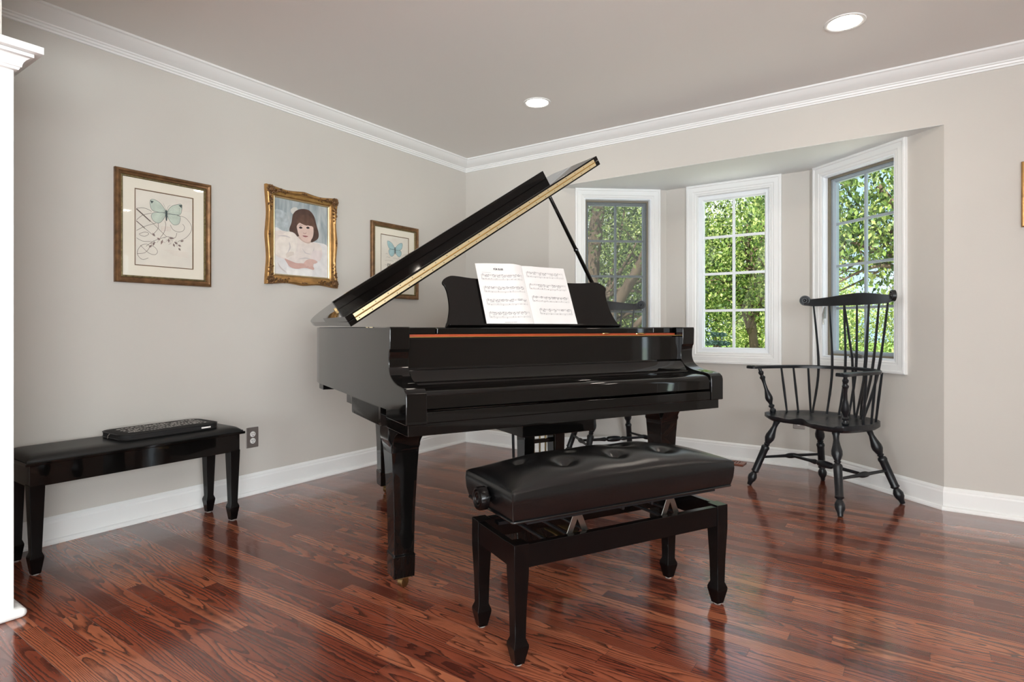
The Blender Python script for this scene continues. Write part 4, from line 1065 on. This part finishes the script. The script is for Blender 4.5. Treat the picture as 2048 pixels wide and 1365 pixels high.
# ------------------------------------------------------------------ windsor armchairs (front = -y)
def windsor(label, loc, rz):
    t = thing('windsor_armchair', label, 'chair', loc, rz, 'windsor armchairs in the bay')
    ZS = .461
    # seat
    so = spline([(-.285, -.17), (-.30, -.12), (-.295, .0), (-.255, .13), (-.16, .215), (0, .245), (.16, .215), (.255, .13), (.295, .0), (.30, -.12), (.285, -.17)], 5)
    fr = spline([(.285, -.17), (.21, -.205), (.12, -.20), (.05, -.178), (0, -.165), (-.05, -.178), (-.12, -.20), (-.21, -.205), (-.285, -.17)], 5)[1:-1]
    out = so+fr; n = len(out); vs = []; fs = []
    K = 12
    def topz(x, y):
        r = math.hypot(x/.30, (y-.0)/.225); d = max(0, 1-r)
        z = ZS-.020*math.sin(min(1, d*2.2)*PI/2)
        if y < -.05: z += .014*math.exp(-(x/.055)**2)*min(1, (-y-.05)/.1)
        if y < -.10: z -= .012*min(1, (-y-.10)/.09)*(1-math.exp(-(x/.06)**2))*(1 if abs(x) < .26 else .3)
        return z
    for k in range(K):
        f = 1-k/K
        for x, y in out: vs.append((x*f, y*f+.01*(1-f), topz(x*f, y*f)))
    ci = len(vs); vs.append((0, .01, topz(0, .01)))
    for k in range(K-1):
        for i in range(n): j = (i+1) % n; fs.append((k*n+i, k*n+j, (k+1)*n+j, (k+1)*n+i))
    for i in range(n): fs.append(((K-1)*n+i, (K-1)*n+(i+1) % n, ci))
    b0 = len(vs)
    for s_, z in ((1.0, ZS-.026), (.93, ZS-.042)):
        for x, y in out: vs.append((x*s_, y*s_, z))
    for i in range(n):
        j = (i+1) % n; fs.append((i, b0+i, b0+j, j)); fs.append((b0+i, b0+n+i, b0+n+j, b0+j))
    fs.append(tuple(b0+n+i for i in range(n)))
    MB().add(vs, fs).build('seat', 'chairblk', t, angle=.9)
    # legs
    legp = [(0, .0), (.0, .013), (.02, .015), (.04, .0245), (.06, .026), (.078, .019), (.088, .013), (.094, .021), (.100, .0235), (.105, .0205), (.25, .0215), (.262, .0245), (.272, .021), (.278, .013), (.288, .018), (.292, .014), (.30, .018), (.325, .0275), (.345, .0275), (.375, .020), (.405, .0145), (.43, .016), (.442, .020), (.452, .0195), (.462, .013), (.475, .012)]
    feet = []
    for sx in (-1, 1):
        for (fx, fy, tx, ty) in ((.335, -.245, .205, -.135), (.270, .282, .165, .135)):
            a = Vector((sx*fx, fy, .004)); b = Vector((sx*tx, ty, ZS-.022)); d = (b-a); L = d.length
            rot = d.to_track_quat('Z', 'Y').to_matrix().to_4x4(); m = Matrix.Translation(a) @ rot
            pf = [(z*L/.475, r_) for z, r_ in legp[1:]]
            MB().lathe(pf, 20, m).build('leg', 'chairblk', t)
            feet.append((a, b))
    # stretchers: side + medial
    def at(i, f): a, b = feet[i]; return a.lerp(b, f)
    def stretcher(name, p, q, mid=.017, thin=.0085):
        d = q-p; L = d.length; m = Matrix.Translation(p) @ d.to_track_quat('Z', 'Y').to_matrix().to_4x4()
        pf = [(0, thin*.9), (L*.25, thin), (L*.40, thin*1.2), (L*.45, mid*.92), (L*.5, mid), (L*.55, mid*.92), (L*.60, thin*1.2), (L*.75, thin), (L, thin*.9)]
        MB().lathe(pf, 14, m).build(name, 'chairblk', t)
    l0, l1 = at(0, .41), at(1, .41); r0, r1 = at(2, .41), at(3, .41)
    stretcher('side_stretcher', l0, l1); stretcher('side_stretcher', r0, r1)
    p, q = l0.lerp(l1, .5), r0.lerp(r1, .5); d = q-p; L = d.length; m = Matrix.Translation(p) @ d.to_track_quat('Z', 'Y').to_matrix().to_4x4()
    MB().lathe([(0, .008), (L*.28, .010), (L*.36, .015), (L*.39, .010), (L*.41, .017), (L*.46, .020), (L*.5, .021), (L*.54, .020), (L*.59, .017), (L*.61, .010), (L*.64, .015), (L*.72, .010), (L, .008)], 14, m).build('centre_stretcher', 'chairblk', t)
    # arm bow
    ZA = .738
    bow = spline([(-.325, -.25), (-.327, -.21), (-.305, -.10), (-.298, -.01), (-.27, .09), (-.20, .178), (-.1, .232), (0, .25), (.1, .232), (.20, .178), (.27, .09), (.298, -.01), (.305, -.10), (.327, -.21), (.325, -.25)], 5)
    nB = len(bow); vs = []; fs = []
    for i, (x, y) in enumerate(bow):
        a = Vector(bow[max(i-1, 0)]); b = Vector(bow[min(i+1, nB-1)]); d = (b-a).normalized(); nn = Vector((-d.y, d.x))
        e = min(i, nB-1-i)/(nB/2)
        wd_ = .017+(.017*math.exp(-((e-.09)/.10)**2)); 
        if e < .03: wd_ = .018
        th = .0095
        for s_, z in ((-1, -th), (1, -th), (1.0, th*.5), (.7, th), (-.7, th), (-1, th*.5)):
            vs.append((x+nn.x*wd_*s_, y+nn.y*wd_*s_, ZA+z))
    for i in range(nB-1):
        for k in range(6): j = (k+1) % 6; fs.append((i*6+k, i*6+j, (i+1)*6+j, (i+1)*6+k))
    fs.append(tuple(range(6))); fs.append(tuple((nB-1)*6+k for k in range(6)))
    MB().add(vs, fs).build('arm_bow', 'chairblk', t, angle=.8)
    # arm posts
    for sx in (-1, 1):
        a = Vector((sx*.258, -.125, ZS-.006)); b = Vector((sx*.312, -.185, ZA-.006)); d = b-a; L = d.length
        m = Matrix.Translation(a) @ d.to_track_quat('Z', 'Y').to_matrix().to_4x4()
        pf = [(0, .012), (.01, .018), (.02, .019), (.028, .012), (.034, .010), (.040, .017), (.048, .018), (.055, .010), (.065, .012), (.085, .021), (.10, .0225), (.12, .018), (.15, .011), (.19, .0095), (.215, .012), (.222, .016), (.230, .017), (.237, .011), (.243, .010), (.252, .015), (.262, .016), (.27, .010), (L, .010)]
        MB().lathe(pf, 18, m).build('arm_post', 'chairblk', t)
    # crest rail
    ZK = 1.148
    def crest_xy(x): return .258-.095*(abs(x)/.30)**2
    N = 44; vs = []; fs = []
    for i in range(N+1):
        x = -.30+.60*i/N; u = abs(x)/.30; y = crest_xy(x)
        hb_ = .030-.002*u; ht_ = .034+.012*math.cos(u*PI)*.9-.006*u+(.012 if u > .92 else 0)*((u-.92)/.08)
        if u > .85: hb_ -= .006*((u-.85)/.15)
        th = .0095
        for dy, z in ((-th, ZK-hb_), (th, ZK-hb_), (th*.8+.008, ZK+ht_), (-th*.8+.008, ZK+ht_)): vs.append((x, y+dy, z))
    for i in range(N):
        for k in range(4): j = (k+1) % 4; fs.append((i*4+k, i*4+j, (i+1)*4+j, (i+1)*4+k))
    fs.append((0, 1, 2, 3)); fs.append(tuple(N*4+k for k in range(4)))
    cb = MB().add(vs, fs).build('crest_rail', 'chairblk', t, bevel=.003, angle=.8)
    for sx in (-1, 1):
        y = crest_xy(.30)
        e = MB(); m = Matrix.Translation((sx*.303, y+.006, ZK+.010)) @ rotz(-sx*.62) @ Matrix.Rotation(PI/2, 4, 'X')
        e.lathe([(-.008, .029), (-.006, .032), (.010, .032), (.013, .030), (.013, .024), (.009, .022), (.009, .018), (.015, .016), (.015, .010), (.011, .009), (.018, .005), (.018, .001)], 26, m)
        e.build('scroll_ear', 'chairblk', cb)
    # spindles
    def bowpt(x, back=True):
        best = min((p for p in bow if p[1] > .0), key=lambda p: abs(p[0]-x)); return best
    for k in range(7):
        u = (k-3)/3; xs, xb, xc = u*.175, u*.205, u*.255
        ys = .192-.095*u*u; yb_ = bowpt(xb)[1]; yc = crest_xy(xc)
        MB().tube(spline([(xs, ys, ZS-.006), (xb, yb_, ZA), (xc, yc, ZK-.02)], 6), [.0065]*3+[.0075]*3+[.0078]*2+[.0065]*3+[.0055]*2, 8).build('spindle', 'chairblk', t)
    for sx in (-1, 1):
        for (xs, ys, xb, yb_) in ((.225, .135, .255, .145), (.255, .065, .289, .06), (.270, -.01, .301, -.025)):
            MB().tube([(sx*xs, ys, ZS-.006), (sx*(xs+xb)/2, (ys+yb_)/2, (ZS+ZA)/2), (sx*xb, yb_, ZA-.003)], [.006, .0075, .006], 8).build('spindle', 'chairblk', t)
        MB().tube([(sx*.02, .262, ZS-.018), (sx*.045, .272, .80), (sx*.085, crest_xy(.085)+.004, ZK-.02)], [.006, .0075, .0055], 8).build('brace_spindle', 'chairblk', t)
    MB().box(-.035, .035, .225, .285, ZS-.036, ZS-.010).build('brace_tail', 'chairblk', t, bevel=.006)
    return t
windsor('black comb-back windsor armchair standing alone at the right end of the bay', (2.775, -.085, 0), math.radians(-36))
windsor('black comb-back windsor armchair mostly hidden behind the grand piano', (1.43, -.06, 0), math.radians(50.5))

# ------------------------------------------------------------------ outdoors
GZ = -.55
gr = MB().box(-45, 45, .8, 70, GZ-.2, GZ).build('lawn', 'lawn'); S(gr)
S(MB().box(-4, 8, .9, 5.6, GZ, GZ+.03).build('bounce_slab', 'drive'))  # unseen pale slab added to bounce sun up onto the bay ceiling
S(MB().prism([(-1.5, 24), (20, 22), (20, 27), (-2.5, 30)], GZ, GZ+.02).build('driveway', 'drive'))
def leaf_cloud(name, parent, m, blobs, count, size, seed, droop=.4):
    rg = np.random.default_rng(seed); vol = np.array([b[3]*b[4]*b[5] for b in blobs])**.7; pr = vol/vol.sum()
    ids = rg.choice(len(blobs), count, p=pr); B = np.array(blobs)[ids]
    d = rg.normal(size=(count, 3)); d /= np.linalg.norm(d, axis=1)[:, None]; r = rg.random(count)**(1/2.2)
    C = B[:, :3]+d*B[:, 3:6]*r[:, None]
    a = rg.normal(size=(count, 3)); a[:, 2] -= droop*1.5; a /= np.linalg.norm(a, axis=1)[:, None]
    b = np.cross(a, rg.normal(size=(count, 3))); b /= np.linalg.norm(b, axis=1)[:, None]; nrm = np.cross(a, b)
    s = size*(.6+.8*rg.random(count))[:, None]
    v = np.stack([C-a*s*.5, C+b*s*.28+nrm*s*.06-a*s*.05, C+a*s*.5-nrm*s*.05, C-b*s*.28+nrm*s*.06-a*s*.05], 1).reshape(-1, 3)
    base = np.arange(count)*4
    f = np.stack([base, base+1, base+2, base, base+2, base+3], 1).reshape(-1, 3)
    me = bpy.data.meshes.new(name); me.vertices.add(len(v)); me.vertices.foreach_set('co', v.astype(np.float32).ravel())
    me.loops.add(f.size); me.loops.foreach_set('vertex_index', f.ravel().astype(np.int32))
    me.polygons.add(len(f)); me.polygons.foreach_set('loop_start', np.arange(0, f.size, 3, dtype=np.int32)); me.polygons.foreach_set('loop_total', np.full(len(f), 3, dtype=np.int32))
    me.update(); me.materials.append(M[m]); o = bpy.data.objects.new(name, me); COL.objects.link(o); o.parent = parent; return o
def tree(label, x, y, trunk, limbs, blobs, m, count, size, seed, group=None, cat='tree', name='garden_tree', droop=.4):
    t = thing(name, label, cat, (x, y, GZ), 0, group)
    mb = MB(); mb.tube(trunk[0], trunk[1], 12); mb.build('trunk', 'bark', t, angle=1)
    if limbs:
        lm = MB()
        for pts, rad in limbs: lm.tube(pts, rad, 7)
        lm.build('branches', 'bark', t, angle=1)
    leaf_cloud('foliage', t, m, blobs, count, size, seed, droop)
    return t
rg = random.Random(21)
def twig_limbs(trunk_top, blobs, n, r0):
    out = []
    for i in range(n):
        b = blobs[rg.randrange(len(blobs))]; a = Vector(trunk_top)+Vector((0, 0, -rg.random()*.8))
        e = Vector(b[:3])+Vector((rg.uniform(-.6, .6)*b[3], rg.uniform(-.6, .6)*b[4], rg.uniform(-.6, .6)*b[5])); m1 = a.lerp(e, .5)+Vector((rg.uniform(-.3, .3), rg.uniform(-.3, .3), rg.uniform(-.1, .4)))
        out.append((spline([tuple(a), tuple(m1), tuple(e)], 5), [r0*(1-.85*k/10) for k in range(11)]))
        for q in range(2):
            s = m1.lerp(e, rg.random()*.7); e2 = s+Vector((rg.uniform(-.9, .9), rg.uniform(-.9, .9), rg.uniform(-.5, .5))); out.append(([tuple(s), tuple(s.lerp(e2, .5)+Vector((0, 0, .08))), tuple(e2)], [r0*.35, r0*.25, r0*.08]))
    return out
# big old tree seen through the left window
bl = [(-.4, .2, 3.4, 1.7, 1.5, .9), (.9, .6, 2.9, 1.4, 1.3, .9), (-1.4, .4, 2.7, 1.3, 1.3, 1.0), (.4, 1.0, 2.0, 1.5, 1.1, .8), (-.6, 1.3, 1.5, 1.6, 1.0, .8), (1.6, .6, 2.1, 1.1, 1.0, .8), (0, .6, 4.6, 2.2, 1.8, 1.0)]
lm = [(spline([(-.05, 0, 1.0), (.45, -.1, 1.9), (1.0, -.2, 2.7), (1.5, -.2, 3.8)], 5), [.13, .13, .125, .12, .12, .11, .11, .10, .10, .09, .09, .08, .08, .07, .06, .05]),
      (spline([(-.1, 0, 1.3), (-.7, .1, 2.0), (-1.3, 0, 2.6), (-2.1, 0, 3.0)], 5), [.12, .12, .11, .11, .1, .1, .09, .09, .08, .08, .07, .07, .06, .05, .04, .03]),
      (spline([(.1, 0, .75), (.6, -.2, 1.05), (1.0, -.35, 1.6), (1.5, -.4, 2.0)], 5), [.09, .09, .085, .08, .08, .075, .07, .07, .065, .06, .055, .05, .045, .04, .03, .02])]
tree('thick forked tree with dark branches outside the left bay window', -2.0, 6.4, (spline([(.05, 0, -.1), (0, 0, .6), (-.05, 0, 1.3), (-.12, 0, 2.4), (.1, 0, 4.2)], 4), [.30, .27, .25, .24, .23, .22, .22, .21, .20, .19, .18, .17, .16, .15, .14, .12, .1]), lm+twig_limbs((0, 0, 2.2), bl, 14, .05), bl, 'leaf_dark', 15000, .075, 1)
# leafy tree filling the centre window
bl = [(-.2, 0, 2.5, 1.3, 1.1, .8), (.7, .3, 3.2, 1.4, 1.2, .9), (-1.0, .2, 3.3, 1.3, 1.2, .9), (.2, -.2, 2.15, 1.2, .8, .5), (.9, .1, 2.25, .9, .9, .6), (-.9, 0, 2.2, .9, .8, .45), (0, .3, 4.2, 1.8, 1.5, .9)]
tree('leafy mid green tree with dark boughs outside the centre bay window', .35, 7.6, (spline([(.3, .4, -.1), (.25, .4, .8), (.15, .4, 2.0), (.1, .3, 3.6)], 4), [.10, .10, .10, .09, .09, .09, .08, .08, .07, .07, .06, .05, .04]), twig_limbs((.15, .3, 2.2), bl, 16, .035), bl, 'leaf_mid', 15000, .07, 2)
# drooping boughs close to the right window
bl = [(.2, 0, 2.9, 1.0, .9, .6), (-.5, .1, 3.1, .9, .9, .5), (.9, .2, 2.6, .7, .8, .8), (-.35, .1, 2.1, .45, .6, .5), (1.3, .1, 3.2, 1.0, 1.0, .8), (.1, .2, 3.9, 1.6, 1.3, .7)]
tree('mid green tree with drooping boughs outside the right bay window', 2.1, 6.0, (spline([(1.9, .3, -.1), (1.8, .3, 1.2), (1.2, .2, 2.6), (.6, .1, 3.6)], 4), [.12, .12, .11, .11, .1, .1, .09, .09, .08, .07, .06, .05, .04]), twig_limbs((1.0, .2, 2.9), bl, 12, .035), bl, 'leaf_mid', 11000, .08, 3, droop=.9)
# brown trunked tree behind centre window
bl = [(0, 0, 3.6, 1.9, 1.5, 1.3), (.4, -.3, 2.3, 1.5, 1.2, .8), (-.9, 0, 2.7, 1.3, 1.2, .9), (1.2, 0, 2.2, 1.3, 1.1, .9), (0, -.6, 1.4, .9, .5, .5)]
tree('brown-trunked light green tree low in the centre bay window', -.53, 12.8, (spline([(0, 0, -.1), (.02, 0, .8), (-.03, 0, 1.7), (.05, 0, 3.2)], 4), [.30, .28, .26, .25, .24, .23, .22, .2, .19, .18, .17, .16, .15]), twig_limbs((0, 0, 2.6), bl, 10, .05), bl, 'leaf_light', 18000, .09, 4)
# backdrop trees
spots = [(-10.8, 16, 'light green spreading tree furthest left beyond the garden', 'leaf_light'), (-5.8, 16, 'rounded light green tree beyond the forked tree', 'leaf_light'),
         (-.75, 18.2, 'tall light green tree behind the brown-trunked tree', 'leaf_light'),
         (-4.4, 23.0, 'mid green tree in the gap behind the spruce', 'leaf_mid'), (4.3, 27.5, 'distant tree beyond the drive at the right', 'leaf_mid')]
for i, (x, y, lab, mm) in enumerate(spots):
    bl = [(rg.uniform(-.9, .9), rg.uniform(-.6, .6), 1.0+q*.62, 1.7, 1.3, .95) for q in range(9)]
    tree(lab, x, y, ([(0, 0, -.1), (.05, 0, 2), (0, 0, 4)], [.2, .16, .1]), twig_limbs((0, 0, 2.5), bl, 6, .05), bl, mm, 16000, .12, 30+i, 'trees beyond the garden')
for i, (x, y, hgt) in enumerate([(2.7, 21.2, 2.9), (4.2, 15, 3.2), (-5.0, 10.8, 1.6), (-2.3, 10.6, 1.5), (.6, 22.2, 2.7)]):
    bl = [(rg.uniform(-.4, .4), rg.uniform(-.2, .2), hgt*.25+q*hgt*.22, 1.1, .8, hgt*.3) for q in range(4)]
    t = thing('garden_shrub', ['rounded light shrub at the front edge of the drive, seen through the right window', 'tall light green bush at the right of the garden', 'low bush left of the forked tree', 'low bush right of the forked tree trunk', 'wide bush behind the lawn, left of the drive'][i], 'shrub', (x, y, GZ), 0, 'shrubs in the garden')
    sm = MB(); sm.tube([(0, 0, -.05), (0, 0, hgt*.6)], [.05, .02], 8); sm.build('stem', 'bark', t)
    leaf_cloud('foliage', t, 'leaf_light', bl, 7000, .09, 50+i)
# blue spruce
t = thing('blue_spruce', 'small blue-green spruce low in the centre bay window', 'shrub', (-.50, 9.3, GZ), 0)
MB().tube([(0, 0, -.05), (0, 0, 1.25)], [.05, .015], 8).build('trunk', 'bark', t)
rgn = np.random.default_rng(9); bl = []
for lev in range(7):
    z = .25+lev*.19; R = .85*(1-lev/8.0)
    for k in range(10): a = k*2*PI/10+lev*.4; bl.append((R*.55*math.cos(a), R*.55*math.sin(a), z, R*.42, R*.42, .05))
leaf_cloud('foliage', t, 'needle', bl, 9000, .06, 77, 0)

# ------------------------------------------------------------------ light
w = bpy.data.worlds.new('World'); SC.world = w; w.use_nodes = True; nt = w.node_tree; nt.nodes.clear()
out = nt.nodes.new('ShaderNodeOutputWorld'); bg = nt.nodes.new('ShaderNodeBackground'); nt.links.new(bg.outputs[0], out.inputs[0])
tc = nt.nodes.new('ShaderNodeTexCoord'); nz = nt.nodes.new('ShaderNodeTexNoise'); nz.inputs['Scale'].default_value = 3.0; nz.inputs['Detail'].default_value = 5
nt.links.new(tc.outputs['Generated'], nz.inputs['Vector']); cr = nt.nodes.new('ShaderNodeValToRGB'); cr.color_ramp.elements[0].position = .42; cr.color_ramp.elements[1].position = .62
cr.color_ramp.elements[0].color = (.50, .70, 1, 1); cr.color_ramp.elements[1].color = (.95, .97, 1, 1); nt.links.new(nz.outputs[0], cr.inputs[0]); nt.links.new(cr.outputs[0], bg.inputs[0])
bg.inputs[1].default_value = 1.25
def lamp(name, ty, loc, rot, energy, color=(1, 1, 1), **k):
    d = bpy.data.lights.new(name, ty); d.energy = energy; d.color = color
    for a_, b_ in k.items(): setattr(d, a_, b_)
    o = bpy.data.objects.new(name, d); COL.objects.link(o); o.location = loc; o.rotation_euler = rot; return o
def aim(v): return Vector(v).to_track_quat('-Z', 'Y').to_euler()
lamp('sun', 'SUN', (0, 0, 20), aim((-.3, .6, -.95)), 14.0, (1, .95, .85), angle=.01)
# area fill lamps at the added windows, tilted up; the first is the sidelight
def window_fill(loc, d, wx, wz, e, c=(1, .98, .96)):
    o = lamp('area_fill', 'AREA', loc, aim(d), e, c, shape='RECTANGLE', size=wx, size_y=wz); return o
window_fill((XR+.12, -.29, 1.18), (-1, 0, 0), .13, 1.7, 2.5, (.85, .93, 1))
window_fill((XR+.12, -5.4, 1.45), (-1, 0, .75), 3.0, 1.3, 285, (.92, .96, 1))
window_fill((2.05, YR-.12, 1.45), (0, 1, 1.1), 1.7, 1.3, 150, (.94, .97, 1))
window_fill((4.45, YR-.12, 1.06), (0, 1, 1.1), 1.5, 2.0, 170, (.94, .97, 1))

# ------------------------------------------------------------------ camera
F = 1178.0
cd = bpy.data.cameras.new('camera'); cam = bpy.data.objects.new('camera', cd); COL.objects.link(cam)
cam.location = (3.26, -3.953, .98); cam.rotation_euler = (PI/2, 0, YAW)
cd.sensor_width = 36; cd.lens = F/2048*36; cd.shift_y = -(682.5-657)/2048
cd.clip_start = .05; cd.clip_end = 200
SC.camera = cam
vs_ = SC.view_settings; vs_.view_transform = 'Standard'; vs_.look = 'None'; vs_.gamma = 1; vs_.use_curve_mapping = False; vs_.exposure = 0.36
